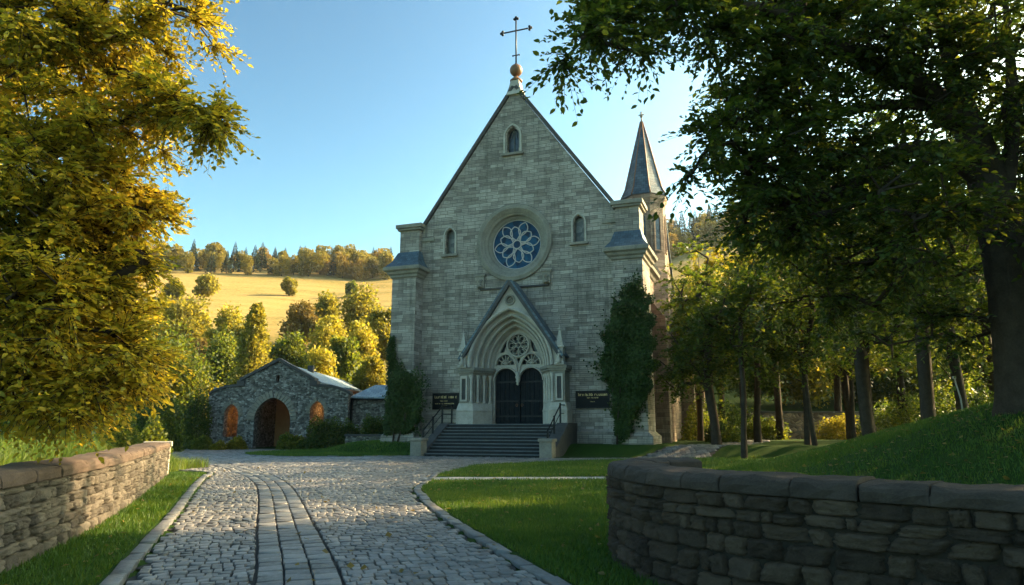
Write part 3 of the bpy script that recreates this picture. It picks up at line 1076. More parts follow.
mb = MB()
for sx in (-1, 1):
    slab(mb, (sx * 6.75, .9, 13.15), (sx * 6.75, 34.9, 13.15), (sx * .0, 34.9, 22.75), (sx * .0, .9, 22.75), .16)
    slab(mb, (sx * 7.95, .9, 11.62), (sx * 7.95, 34.9, 11.62), (sx * 6.3, 34.9, 12.9), (sx * 6.3, .9, 12.9), .1)
mb.build('nave_roof', M['slate'], church)
mb = MB()
slab(mb, (2.0, 10.6, 12.35), (7.45, 10.6, 12.35), (7.45, 15.0, 19.2), (2.0, 15.0, 19.2), .14)
slab(mb, (2.0, 19.4, 12.35), (7.45, 19.4, 12.35), (7.45, 15.0, 19.2), (2.0, 15.0, 19.2), .14)
mb.build('transept_roof', M['slate'], church)

# gable coping and kneelers
mb = MB()
for sx in (-1, 1):
    slab(mb, (sx * 6.75, -.12, 13.85), (sx * 6.75, 1.1, 13.85), (0, 1.1, 23.3), (0, -.12, 23.3), .2)
    mb.box(min(sx * 6.5, sx * 7.0), max(sx * 6.5, sx * 7.0), -.18, .9, 13.72, 13.99)
mb.build('gable_coping', M['coping_dark'], church, bevel=.02)
for sx in (-1, 1):
    mb = MB()
    mb.box(min(sx * 5.55, sx * 7.3), max(sx * 5.55, sx * 7.3), -.10, .3, 13.45, 13.70)
    mb.build('kneeler', M['lime_dark'], church, bevel=.02)

# corner pilasters
for sx in (-1, 1):
    mb = MB()
    x0, x1 = sorted((sx * 6.3, sx * 8.0))
    mb.box(x0, x1, -1.0, 1.6, 1.3, 10.95)
    bx0, bx1 = sorted((sx * 6.2, sx * 7.95))
    p = mb.build('pilaster', M['ashlar'], church)
    m2 = MB()
    m2.prism_z([(x0 - .28, -1.28), (x1 + .28, -1.28), (x1 + .28, 1.9), (x0 - .28, 1.9)], -.4, 1.05)
    m2.prism_z([(x0 - .28, -1.28), (x1 + .28, -1.28), (x1 + .28, 1.9), (x0 - .28, 1.9)], 1.05, 1.3, [(x0, -1.0), (x1, -1.0), (x1, 1.6), (x0, 1.6)])
    m2.build('plinth', M['ashlar'], p, bevel=.02)
    m3 = MB()
    rings = []
    for e, z in ((.02, 10.9), (.10, 10.96), (.12, 11.08), (.24, 11.16), (.30, 11.30), (.44, 11.38), (.46, 11.56), (.42, 11.62)):
        rings.append([(x0 - e, -1.0 - e, z), (x1 + e, -1.0 - e, z), (x1 + e, 1.6 + e, z), (x0 - e, 1.6 + e, z)])
    m3.loft(rings, True, False, True)
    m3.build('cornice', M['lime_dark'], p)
    m4 = MB()
    m4.loft([[(x0 - .38, -1.38, 11.625), (x1 + .38, -1.38, 11.625), (x1 + .38, 1.95, 11.625), (x0 - .38, 1.95, 11.625)],
             [(x0 - .1, -.95, 12.05), (x1 + .08, -.95, 12.05), (x1 + .08, 1.6, 12.05), (x0 - .1, 1.6, 12.05)],
             [(x0 + .05, -.45, 12.75), (x1 - .12, -.45, 12.75), (x1 - .12, 1.2, 12.75), (x0 + .05, 1.2, 12.75)]], True, False, True)
    m4.build('slate_skirt', M['slate'], p)
    m5 = MB()
    m5.box(x0 + .12, x1 - .18, -.36, 1.1, 12.6, 14.22)
    m5.build('upper_block', M['ashlar'], p)
    m6 = MB()
    m6.box(x0 - .02, x1 - .03, -.52, 1.25, 14.22, 14.36)
    m6.box(x0 - .12, x1 + .07, -.62, 1.35, 14.36, 14.62)
    m6.build('cap', M['lime_dark'], p, bevel=.03)

# aisle side: cornice, buttresses, plinth course
mb = MB()
for sx in (-1, 1):
    rings = []
    for e, z in ((.0, 11.0), (.12, 11.1), (.22, 11.25), (.4, 11.36), (.45, 11.55), (.42, 11.61)):
        rings.append([(sx * (7.48 + e), 1.95, z), (sx * (7.48 + e), 34, z)])
    rings.append([(sx * 7.3, 1.95, 11.61), (sx * 7.3, 34, 11.61)])
    mb.loft(rings, False)
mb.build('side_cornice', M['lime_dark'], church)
for i, v in enumerate((4.2, 20.5, 25.5, 30.5)):
    for sx in (-1, 1):
        mb = MB()
        x0, x1 = sorted((sx * 7.4, sx * 8.55))
        mb.box(x0, x1, v - .45, v + .45, -.4, 8.2)
        tx = sorted((sx * 7.4, sx * 7.55))
        mb.prism_z([(x0, v - .45), (x1, v - .45), (x1, v + .45), (x0, v + .45)], 8.2, 9.6, [(tx[0], v - .45), (tx[1], v - .45), (tx[1], v + .45), (tx[0], v + .45)])
        mb.build('buttress', M['ashlar_w'], church, bevel=.02)
for sx in (-1, 1):
    x0, x1 = sorted((sx * 7.45, sx * 7.75))
    for ya, yb in ((1.91, 10.9), (19.1, 33.9)):
        mb = MB()
        mb.box(x0, x1, ya, yb, -.4, 1.25)
        mb.build('plinth_course', M['ashlar'], church, bevel=.02)
# aisle windows
for v in (7.2, 22.9, 28.0):
    for sx in (-1, 1):
        mb = MB()
        P_ = lancet_path(0, 3.6, 8.6, .75)
        n_ = len(P_)
        Q_ = lancet_path(0, 3.45, 8.85, .95)
        mb.loft([[(sx * 7.505, v + x, z) for x, z in P_], [(sx * 7.62, v + x, z) for x, z in P_], [(sx * 7.62, v + x, z) for x, z in Q_], [(sx * 7.505, v + x, z) for x, z in Q_]], True)
        w = mb.build('side_window', M['limestone'], church)
        g = MB()
        g.add([(sx * 7.53, v + x, z) for x, z in P_], [tuple(range(n_))])
        g.build('pane', M['dark_glass'], w)
# downpipe at the corner of the transept
mb = MB()
mb.tube([(8.75, 20.0, 8.0), (8.75, 20.0, 1.3), (8.85, 19.9, .9), (9.05, 19.7, .7)], .12, 10)
for z in (2.5, 5, 7.5):
    mb.box(8.5, 8.9, 19.88, 20.2, z, z + .08)
mb.build('downpipe', M['copper'], church)

# dark interior behind the openings
mb = MB()
mb.plate([(-6.2, 0), (6.2, 0), (6.2, 13.2), (0, 22.0), (-6.2, 13.2)], [], 2.6, 2.7)
mb.build('interior_screen', M['void'], church)

# ---- rose window
rs = empty('rose_window', (0, 0, 0)); rs.parent = church
mb = MB()
prof = [(2.46, .02), (2.48, -.10), (2.40, -.16), (2.33, -.10), (2.28, -.17), (2.18, -.17), (2.12, -.06), (2.04, -.02), (1.97, .03), (1.93, .12), (1.86, .10), (1.80, .2), (1.80, .30), (1.71, .33), (1.66, .42), (1.60, .47), (1.58, .62)]
mb.loft([[(ROSE[0] + r * math.cos(2 * PI * i / 64), y, ROSE[1] + r * math.sin(2 * PI * i / 64)) for i in range(64)] for r, y in prof], True, True)
mb.build('surround', M['lime_dark'], rs)
mb = MB()
mb.plate(circ(*ROSE, 1.64, 48), [], .60, .63)
mb.build('glass', M['rose_glass'], rs)


def flat_bar(mb, pts, w, y0, y1, closed=False):
    """bar of width w following x,z points, between y0 and y1"""
    P_ = [Vector((x, z)) for x, z in pts]
    n_ = len(P_); rings = []
    for i in range(n_):
        t = (P_[(i + 1) % n_] - P_[i - 1]) if closed else (P_[min(i + 1, n_ - 1)] - P_[max(i - 1, 0)])
        t.normalize(); s_ = Vector((-t.y, t.x)) * w / 2
        a, b = P_[i] + s_, P_[i] - s_
        m_ = P_[i]
        rings.append([(a.x, y1, a.y), (a.x, y0 + w * .3, a.y), (m_.x, y0, m_.y), (b.x, y0 + w * .3, b.y), (b.x, y1, b.y)])
    if closed:
        rings.append(rings[0])
    mb.loft(rings, True, False, not closed)


mb = MB()
flat_bar(mb, circ(*ROSE, .27, 16), .06, .52, .61, True)
for k in range(12):
    a = 2 * PI * k / 12 + .13
    ra, rb = (.27, 1.18) if k % 2 else (.55, 1.5)
    wd = .34 if k % 2 else .30
    pts = []
    for q in range(17):
        t = q / 16
        w_ = wd * math.sin(PI * t) ** .8 * (.72 + .5 * t)
        pts.append((ra + (rb - ra) * t, w_))
    pts = pts + [(x, -w_) for x, w_ in pts[::-1][1:-1]]
    pts = [(ROSE[0] + x * math.cos(a) - y * math.sin(a), ROSE[1] + x * math.sin(a) + y * math.cos(a)) for x, y in pts]
    flat_bar(mb, pts, .055, .525 if k % 2 else .545, .61, True)
for k in range(6):
    a = 2 * PI * k / 6 + .13
    flat_bar(mb, [(ROSE[0] + r * math.cos(a), ROSE[1] + r * math.sin(a)) for r in (.27, .4, .56)], .05, .55, .61)
flat_bar(mb, circ(*ROSE, 1.6, 48), .07, .5, .61, True)
mb.build('tracery', M['lead'], rs)

# string course and two scroll brackets under the rose
mb = MB()
mb.box(-2.3, 2.2, -.12, .02, 9.93, 10.03)
mb.build('string_course', M['coping_dark'], church, bevel=.01)
for x in (-2.22, 2.08):
    mb = MB()
    mb.box(x - .24, x + .24, -.16, .02, 10.06, 10.86)
    mb.box(x - .32, x + .32, -.22, .02, 10.80, 10.92)
    mb.lathe([(.17, 0), (.17, .12), (.1, .14), (.1, .18), (.05, .2)], (x, -.22, 10.1), 10)
    pts = [(x + .15 * (1 - q / 22) * math.cos(q * .6), -.2, 10.45 + .17 * (1 - q / 22) * math.sin(q * .6)) for q in range(20)]
    mb.tube(pts, .035, 5)
    mb.build('scroll_bracket', M['lime_dark'], church, bevel=.01)


# ---- lancet windows
def lancet(cx, z0, z1, hw, fw, glass, grow_=.0):
    w = empty('lancet_window', (0, 0, 0)); w.parent = church
    P_ = lancet_path(cx, z0, z1, hw); Q_ = lancet_path(cx, z0, z1 + fw, hw + fw)
    P2 = lancet_path(cx, z0, z1 + fw * .4, hw + fw * .4)
    m_ = MB()
    m_.loft([[(x, .42, z) for x, z in P_], [(x, .12, z) for x, z in P_], [(x, .02, z) for x, z in P2], [(x, -.10, z) for x, z in P2],
             [(x, -.10, z) for x, z in Q_], [(x, .01, z) for x, z in Q_]], False)
    m_.build('frame', M['limestone'], w)
    m_ = MB()
    m_.box(cx - hw - fw - .12, cx + hw + fw + .12, -.2, .4, z0 - .16, z0)
    m_.build('sill', M['lime_dark'], w, bevel=.015)
    m_ = MB()
    G_ = lancet_path(cx, z0 - .02, z1 + .05, hw + .05)
    m_.plate(G_, [], .36, .38)
    m_.build('pane', M[glass], w)
    return w


lancet(-4.42, 12.45, 14.15, .30, .16, 'grey_glass')
lancet(4.12, 12.45, 14.15, .30, .16, 'grey_glass')
w = lancet(-.12, 18.75, 20.55, .40, .22, 'dark_glass')
mb = MB()
flat_bar(mb, [(-.12, 18.75), (-.12, 20.3)], .06, .26, .36)
flat_bar(mb, [(x * .5 - .12, z) for x, z in arch(.36, 19.9, .2, 5)], .05, .28, .36)
mb.build('mullion', M['grey_glass'], w)

# ---- gable finial: pedestal, orb, cross
fin = empty('gable_cross', (0, 0, 0)); fin.parent = church
mb = MB()
mb.prism_z([(-.55, -.2), (.55, -.2), (.55, 1.0), (-.55, 1.0)], 22.75, 23.35, [(-.36, -.05), (.36, -.05), (.36, .75), (-.36, .75)])
mb.prism_z([(-.36, -.05), (.36, -.05), (.36, .7), (-.36, .7)], 23.35, 23.85, [(-.27, .0), (.27, .0), (.27, .62), (-.27, .62)])
mb.build('pedestal', M['limestone'], fin, bevel=.03)
mb = MB()
mb.lathe([(.40, 0), (.42, .08), (.34, .14), (.28, .22), (.16, .32), (.10, .42), (.12, .48)], (0, .3, 23.83), 16)
mb.build('collar', M['copper'], fin)
mb = MB(); mb.ball((0, .3, 24.66), .42, 14)
mb.build('orb', M['copper'], fin)
mb = MB()
cz = 27.55
mb.tube([(0, .3, 25.0), (0, .3, 28.3)], .055, 8)
mb.tube([(-.85, .3, cz), (.85, .3, cz)], .05, 8)
mb.tube([(-.22, .3, 25.75), (.22, .3, 25.75)], .04, 6)
mb.lathe([(.14, 0), (.1, .1), (.06, .2)], (0, .3, 25.0), 10)
for (x, z, dx, dz) in ((0, 28.42, 0, 1), (-.95, cz, -1, 0), (.95, cz, 1, 0)):
    for ang in (-90, 0, 90):
        a = math.atan2(dz, dx) + R(ang)
        mb.ball((x + .11 * math.cos(a), .3, z + .11 * math.sin(a)), .095, 6)
    mb.ball((x, .3, z), .08, 6)
for x in (-.22, .22):
    mb.ball((x, .3, 25.75), .06, 5)
mb.build('cross', M['iron'], fin)

# ---- turret with slate spire
tu = empty('turret', (6.92, 8.0, 0)); tu.parent = church
oct_ = lambda r, z, off=PI / 8: [(r * math.cos(2 * PI * i / 8 + off), r * math.sin(2 * PI * i / 8 + off), z) for i in range(8)]
mb = MB()
mb.loft([oct_(1.55, -.4), oct_(1.55, 11.9), oct_(1.42, 12.1), oct_(1.42, 16.75)], True, False, True)
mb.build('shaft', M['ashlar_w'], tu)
mb = MB()
mb.loft([oct_(1.42, 16.6), oct_(1.5, 16.75), oct_(1.5, 16.9), oct_(1.62, 17.1), oct_(1.64, 17.3), oct_(1.6, 17.34)], True, False, True)
mb.build('cornice', M['ashlar_w'], tu)
mb = MB()
mb.loft([oct_(1.68, 17.35), oct_(1.36, 18.05), oct_(.74, 20.6), oct_(.08, 23.3)], True, False, True)
mb.build('spire', M['slate'], tu)
mb = MB()
for i in range(8):
    mb.tube([oct_(1.70, 17.36)[i], oct_(1.38, 18.05)[i], oct_(.76, 20.6)[i], oct_(.09, 23.3)[i]], .045, 5)
mb.build('hip_rolls', M['copper'], tu)
mb = MB()
mb.lathe([(.13, 0), (.16, .08), (.07, .16), (.05, .45)], (0, 0, 23.2), 8)
mb.ball((0, 0, 23.75), .12, 6)
mb.tube([(-.2, 0, 23.85), (.2, 0, 23.85)], .05, 6)
mb.tube([(0, 0, 23.6), (0, 0, 24.1)], .06, 6)
mb.build('finial', M['lime_dark'], tu)
for i in range(8):
    a = 2 * PI * i / 8
    ca, sa = math.cos(a), math.sin(a)
    ap = 1.42 * math.cos(PI / 8)
    mb = MB()
    P_ = lancet_path(0, 13.4, 15.9, .2); Q_ = lancet_path(0, 13.3, 16.05, .31)
    f3 = lambda x, d, z: ((ap + d) * ca - x * sa, (ap + d) * sa + x * ca, z)
    mb.loft([[f3(x, .004, z) for x, z in P_], [f3(x, .07, z) for x, z in P_], [f3(x, .07, z) for x, z in Q_], [f3(x, .0, z) for x, z in Q_]], True)
    wn = mb.build('window', M['ashlar_w'], tu)
    g = MB(); g.add([f3(x, .012, z) for x, z in P_], [tuple(range(len(P_)))]); g.build('pane', M['dark_glass'], wn)
# little dormer finial and chimney pot by the turret
mb = MB()
mb.tube([(5.75, 9.6, 16.6), (5.75, 9.6, 18.3)], .06, 6)
mb.ball((5.75, 9.6, 18.4), .16, 6)
mb.build('roof_finial', M['copper'], church)

# ---- portal
po = empty('portal', (PC, 0, 0)); po.parent = church
CC = .99


def parch(hw, spring=5.05, down=None, n=16):
    return arch(hw, spring, CC, n, 0, down)


# receding orders of the arch and the jambs below it
prof = [(2.66, -1.10), (2.66, -1.26), (2.58, -1.30), (2.50, -1.24), (2.46, -1.04), (2.50, -.86), (2.36, -.80), (2.30, -.90), (2.22, -.90), (2.17, -.80), (2.22, -.56), (2.26, -.46), (2.10, -.42), (2.05, -.52), (1.97, -.52), (1.92, -.42), (1.98, -.18), (2.0, -.1),
        (1.86, -.06), (1.81, -.16), (1.74, -.16), (1.69, -.06), (1.74, .18), (1.66, .24), (1.6, .34), (1.6, .62)]
mb = MB()
mb.loft([[(x, y, z) for x, z in parch(hw)] for hw, y in prof], False, False)
mb.build('archivolt', M['limestone'], po)
# outer piers
for sx in (-1, 1):
    m_ = MB()
    plan = [(1.62, .62), (1.62, .30), (1.86, .30), (1.86, -.05), (2.10, -.05), (2.10, -.42), (2.36, -.42), (2.36, -.80), (2.62, -.80), (2.62, -1.0), (3.28, -1.0), (3.28, 0.0), (3.28, .3)]
    plan = [(x * sx, y) for x, y in plan]
    m_.prism_z(plan, 2.95, 4.62)
    pier = m_.build('pier', M['lime_dark'], po, bevel=.015)
    b_ = MB()
    base = [(1.60, .62), (1.60, .12), (2.32, -1.12), (3.42, -1.12), (3.42, .3)]
    top_ = [(1.62, .62), (1.62, .24), (2.42, -1.0), (3.30, -1.0), (3.30, .3)]
    b_.prism_z([(x * sx, y) for x, y in base], T0 - .35, 2.45)
    b_.prism_z([(x * sx, y) for x, y in [(1.58, .62), (1.58, .10), (2.30, -1.15), (3.45, -1.15), (3.45, .3)]], 2.45, 2.52)
    b_.prism_z([(x * sx, y) for x, y in base], 2.52, 2.95, [(x * sx, y) for x, y in top_])
    b_.build('pier_base', M['limestone'], pier, bevel=.015)
    c_ = MB()
    for e, z0, z1 in ((.0, 4.62, 4.74), (.08, 4.74, 4.86), (.14, 4.86, 5.04)):
        c_.prism_z([(x * sx, y) for x, y in [(1.62 - e, .62), (1.62 - e, .2 - e), (2.40 - e, -1.0 - e), (3.30 + e, -1.0 - e), (3.30 + e, .3)]], z0, z1)
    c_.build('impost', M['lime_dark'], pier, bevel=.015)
    for (x, y) in ((1.76, .18), (2.0, -.2), (2.25, -.58), (2.52, -.94)):
        s_ = MB()
        s_.lathe([(.13, 0), (.13, .06), (.10, .12), (.085, .16), (.085, 1.32), (.10, 1.36), (.09, 1.40), (.15, 1.60), (.16, 1.66)], (x * sx, y, 2.95), 12)
        s_.build('shaft', M['limestone'], pier)
    n_ = MB()
    xa, xb = sorted((2.80 * sx, 3.12 * sx))
    n_.plate([(xa - .06, 3.05), (xb + .06, 3.05), (xb + .06, 4.55), (xa - .06, 4.55)], [[(xa + .03, 3.15), (xb - .03, 3.15), (xb - .03, 4.4), (xa + .03, 4.4)]], -1.08, -1.0)
    n_.build('panel_frame', M['limestone'], pier)
    n_ = MB(); n_.box(xa, xb, -1.012, -.99, 3.1, 4.5); n_.build('panel', M['coping_dark'], pier)
# gabled front
AP = 10.0
mb = MB()
mb.plate([(-3.28, 5.04), (-2.6, 5.04)] + parch(2.6)[1:-1] + [(2.6, 5.04), (3.28, 5.04), (2.98, 5.75), (0, AP), (-2.98, 5.75)], [circ(0, 8.98, .26, 16)], -1.10, -.85)
mb.build('gable', M['limestone'], po)
mb = MB()
for sx in (-1, 1):
    slab(mb, (sx * 3.18, -1.3, 5.5), (sx * 3.18, .0, 5.5), (0, .0, AP + .12), (0, -1.3, AP + .12), .14)
mb.build('gable_roof', M['slate'], po)
mb = MB()
for sx in (-1, 1):
    mb.hexa([(sx * 3.05, -1.34, 5.42), (sx * 3.22, -1.34, 5.42), (sx * 3.22, -1.08, 5.42), (sx * 3.05, -1.08, 5.42)],
            [(0, -1.34, AP - .15), (sx * .01, -1.34, AP + .18), (sx * .01, -1.08, AP + .18), (0, -1.08, AP - .15)])
mb.build('gable_moulding', M['coping_dark'], po)
mb = MB()
mb.loft([[(.33 * math.cos(2 * PI * i / 20), y, 8.98 + .33 * math.sin(2 * PI * i / 20)) for i in range(20)] for y in (-1.08, -1.16)]
        + [[(.22 * math.cos(2 * PI * i / 20), y, 8.98 + .22 * math.sin(2 * PI * i / 20)) for i in range(20)] for y in (-1.16, -.98)], True, True)
mb.plate(circ(0, 8.98, .25, 16), [], -1.0, -.95)
for k in range(5):
    a = 2 * PI * k / 5 + PI / 2
    mb.ball((.1 * math.cos(a), -1.01, 8.98 + .1 * math.sin(a)), .065, 5)
mb.build('medallion', M['lime_dark'], po)
# tympanum
DR = .74; DX = .80; DS = 4.32
mb = MB()
outer = parch(1.64, 5.05, T0 - .1)
doorhole = lambda sx: [(sx * DX - DR, T0 - .02)] + [(sx * DX - DR * math.cos(PI * i / 14), DS + DR * math.sin(PI * i / 14)) for i in range(15)] + [(sx * DX + DR, T0 - .02)]
lobe = lambda sx, r: [(sx * .81 + r * math.cos(PI * i / 12), 5.27 + r * 1.05 * math.sin(PI * i / 12)) for i in range(13)]
tri = lambda sx: [(sx * .28, 5.35), (sx * .12, 5.35), (sx * .12, 5.5)]
spn = lambda sx: [(sx * .92, 6.05), (sx * 1.22, 6.0), (sx * .98, 6.52), (sx * .76, 6.80), (sx * .80, 6.4)]
dhole = doorhole(-1)[:-1] + [(-.05, DS), (-.05, 4.45), (.05, 4.45), (.05, DS)] + doorhole(1)[1:]
mb.plate(outer, [dhole, circ(0, 6.45, .66, 28), lobe(-1, .60), lobe(1, .60), spn(-1), spn(1), [(-.13, 5.62), (0, 5.34), (.13, 5.62), (0, 5.72)]], .40, .58)
mb.build('tympanum', M['limestone'], po)
mb = MB()
flat_bar(mb, circ(0, 6.45, .70, 28), .10, .24, .42, True)
flat_bar(mb, circ(0, 6.45, .15, 14), .05, .32, .50, True)
for k in range(6):
    a = 2 * PI * k / 6 + PI / 6
    flat_bar(mb, [(.15 * math.cos(a), 6.45 + .15 * math.sin(a)), (.67 * math.cos(a), 6.45 + .67 * math.sin(a))], .06, .33, .50)
    a2 = 2 * PI * k / 6
    flat_bar(mb, [(.46 * math.cos(a2) + .15 * math.cos(a2 + q), 6.45 + .46 * math.sin(a2) + .15 * math.sin(a2 + q)) for q in np.linspace(-2.6, 2.6, 11)], .045, .36, .50)
for sx in (-1, 1):
    flat_bar(mb, [(sx * .81 + .64 * math.cos(PI * i / 14), 5.25 + .67 * math.sin(PI * i / 14)) for i in range(15)], .09, .25, .36)
    for a in (35, 65, 90, 115, 145):
        flat_bar(mb, [(sx * .83 + .05 * math.cos(R(a)), 5.27 + .05 * math.sin(R(a))), (sx * .83 + .60 * math.cos(R(a)), 5.27 + .60 * math.sin(R(a)))], .05, .34, .5)
    flat_bar(mb, [(sx * .83 + .3 * math.cos(PI * i / 10), 5.27 + .3 * math.sin(PI * i / 10)) for i in range(11)], .045, .36, .5)
    flat_bar(mb, [(sx * DX - (DR + .04) * math.cos(PI * i / 16), DS + (DR + .04) * math.sin(PI * i / 16)) for i in range(17)], .10, .26, .36)
    flat_bar(mb, [(sx * .06, 4.7), (sx * .1, 5.1), (sx * .3, 5.6), (sx * .62, 5.9)], .09, .25, .36)
mb.build('tracery', M['limestone'], po)
mb = MB()
mb.lathe([(.03, 0), (.10, .08), (.07, .16), (.14, .26), (.10, .36), (.17, .5), (.12, .62), (.10, .8)], (0, .26, 4.0), 10)
mb.build('pendant', M['limestone'], po)
mb = MB(); mb.box(-1.5, 1.5, .70, .72, 4.9, 7.3); mb.build('tympanum_glass', M['dark_glass'], po)
for sx in (-1, 1):
    m_ = MB()
    for i in range(5):
        xa = sx * DX - DR + i * 2 * DR / 5
        m_.box(xa + .006, xa + 2 * DR / 5 - .006, .60, .66, T0, 5.1)
    d_ = m_.build('door', M['door'], po, bevel=.006)
    for z in (2.15, 3.05, 4.2):
        m_ = MB()
        m_.box(sx * DX - DR + .02, sx * DX + DR - .02, .57, .602, z, z + .09)
        m_.build('strap_hinge', M['iron'], d_)
    m_ = MB()
    m_.tube([(sx * .17 + .07 * math.cos(a), .54, 2.85 + .07 * math.sin(a)) for a in np.linspace(0, 6.28, 12)], .014, 5)
    m_.build('ring_handle', M['copper'], d_)
mb = MB(); mb.box(-.05, .05, .5, .62, T0, 4.1); mb.build('door_post', M['door'], po)
# pinnacles over the piers
for sx in (-1, 1):
    m_ = MB(); x = sx * 3.02; y = -.98
    sq = lambda r, z, off=0: [(x - r, y - r, z), (x + r, y - r, z), (x + r, y + r, z), (x - r, y + r, z)]
    m_.loft([sq(.28, 5.04), sq(.28, 5.2), sq(.22, 5.25), sq(.22, 6.0), sq(.3, 6.05), sq(.3, 6.14), sq(.2, 6.18), sq(.04, 7.1)], True, False, True)
    for (dx, dy) in ((-1, -1), (1, -1), (1, 1), (-1, 1)):
        for q in range(4):
            z = 6.3 + q * .2; r = .17 * (1 - (z - 6.18) / .95)
            m_.ball((x + dx * r, y + dy * r, z), .045, 4)
        m_.lathe([(.05, 0), (.05, .1), (.01, .32)], (x + dx * .2, y + dy * .2, 6.12), 5)
    m_.ball((x, y, 7.14), .09, 5)
    m_.tube([(x - .15, y, 7.14), (x + .15, y, 7.14)], .05, 5)
    m_.lathe([(.05, 0), (.015, .25)], (x, y, 7.16), 6)
    pin = m_.build('pinnacle', M['limestone'], po)
    f_ = MB()   # small draped figure carved on its front
    f_.lathe([(.13, 0), (.12, .2), (.10, .42), (.12, .52), (.05, .60), (.075, .66), (.075, .74), (.02, .80)], (x, y - .27, 5.12), 10)
    f_.build('carved_figure', M['limestone'], pin)

# ---- steps
stp = empty('entrance_steps', (0, 0, 0)); stp.parent = church
mb = MB()
nst = 10; rise = T0 / nst; y = -4.98
mb2 = MB()
for i in range(nst):
    z1 = rise * (i + 1)
    yb = y + .335 * i
    y_end = y + .335 * (i + 1) + .03 if i < nst - 1 else .3
    mb.box(-3.38, 3.10, yb + .05, y_end, z1 - rise - (0.2 if i == 0 else .01), z1 - .055)
    mb2.box(-3.40, 3.12, yb, y_end + .05, z1 - .054, z1)
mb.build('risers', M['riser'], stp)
mb2.build('treads', M['step'], stp, bevel=.012)
for sx, x0, x1 in ((-1, -3.95, -3.42), (1, 3.14, 3.80)):
    m_ = MB()
    m_.add([(x0, -4.5, -.3), (x1, -4.5, -.3), (x1, -4.5, .45), (x0, -4.5, .45),
            (x0, 0, -.3), (x1, 0, -.3), (x1, 0, 1.78), (x0, 0, 1.78), (x0, -1.9, 1.78), (x1, -1.9, 1.78)],
           [(0, 1, 2, 3), (3, 2, 9, 8), (8, 9, 6, 7), (0, 3, 8, 7, 4), (1, 5, 6, 9, 2), (4, 7, 6, 5), (0, 4, 5, 1)])
    m_.build('cheek_wall', M['coping_dark'], stp, bevel=.02)
    m_ = MB()
    xc = (-3.78 if sx < 0 else 3.50)
    m_.box(xc - .33, xc + .33, -5.22, -4.52, -.2, .82)
    m_.box(xc - .39, xc + .39, -5.28, -4.46, .82, .98)
    m_.build('pedestal', M['lime_dark'], stp, bevel=.03)
    m_ = MB()
    xr = x0 + .12 if sx < 0 else x0 + .2
    pts = [(xr, -4.3, .5), (xr, -4.3, 1.35), (xr, -1.9, 2.75), (xr, -.6, 2.78), (xr, -.6, 1.78)]
    m_.tube(pts[1:4], .035, 6)
    m_.tube([(xr, -4.3, .95), (xr, -1.9, 2.3), (xr, -.6, 2.32)], .022, 5)
    for (yy, za, zb) in ((-4.3, .5, 1.36), (-3.1, 1.2, 2.06), (-1.9, 1.75, 2.77), (-.6, 1.75, 2.8)):
        m_.box(xr - .04, xr + .04, yy - .04, yy + .04, za, zb)
        m_.ball((xr, yy, zb + .04), .06, 5)
    m_.build('handrail', M['iron'], stp)

# base course of the front wall between portal and pilasters
for x0, x1 in ((-6.02, -3.96), (3.82, 6.02)):
    mb = MB()
    mb.prism_z([(x0, -.22), (x1, -.22), (x1, .02), (x0, .02)], -.4, 1.3)
    mb.prism_z([(x0, -.22), (x1, -.22), (x1, .02), (x0, .02)], 1.3, 1.45, [(x0, -.02), (x1, -.02), (x1, .02), (x0, .02)])
    mb.build('base_course', M['ashlar'], church, bevel=.015)


# ---- two lettered plaques, things of their own
def plaque(x0, x1, z0, z1, rows, label):
    p = church_xy((x0 + x1) / 2, 0)
    root = empty('wall_plaque', (p[0], p[1], z0), -TH, label, 'plaque', 'black plaques beside the portal')
    w_, h_ = (x1 - x0), (z1 - z0)
    m_ = MB(); m_.box(-w_ / 2, w_ / 2, -.09, -.005, 0, h_); m_.build('board', M['plaque'], root, bevel=.012)
    m_ = MB()
    for (xa, xb, za, zb) in ((-w_ / 2, w_ / 2, 0, .05), (-w_ / 2, w_ / 2, h_ - .05, h_)):
        m_.box(xa, xb, -.105, -.088, za, zb)
    for xa in (-w_ / 2, w_ / 2 - .05):
        m_.box(xa, xa + .05, -.105, -.088, .052, h_ - .052)
    m_.build('rim', M['iron'], root)
    m_ = MB(); rg = random.Random(int(x0 * 10))
    for (zc, hh, xa, xb, gaps) in rows:
        x = xa
        k = 0
        while x < xb:
            k += 1
            lw = hh * rg.uniform(.35, .7)
            if k in gaps:
                x += hh * .6; continue
            th = hh * .16
            lo = zc - hh / 2; hi = zc + hh / 2 * (1 if (k == 1 or rg.random() < .3) else .45)
            m_.box(x, x + th, -.098, -.088, lo, hi)
            if rg.random() < .6:
                m_.box(x + lw - th, x + lw, -.098, -.088, lo, zc + hh * .22)
            if rg.random() < .55:
                m_.box(x + th + .001, x + lw - th - .001, -.098, -.088, zc + hh * .1, zc + hh * .1 + th)
            if rg.random() < .5:
                m_.box(x + th + .001, x + lw - th - .001, -.098, -.088, lo, lo + th)
            x += lw + hh * .16
    m_.build('lettering', M['gold'], root)


plaque(-5.40, -3.62, 2.62, 3.62, [(.76, .17, -.74, .74, (8, 12)), (.52, .07, -.35, .1, (5,)), (.36, .07, -.7, .6, (6, 9, 14)), (.22, .05, -.1, .1, ())],
       'black plaque with gilt lettering left of the portal, above the handrail')
plaque(3.75, 5.72, 2.60, 3.60, [(.78, .15, -.82, .8, (9,)), (.60, .07, -.3, .35, (5,)), (.38, .05, -.12, .12, ())],
       'black plaque with gilt lettering right of the portal, next to the ivy')


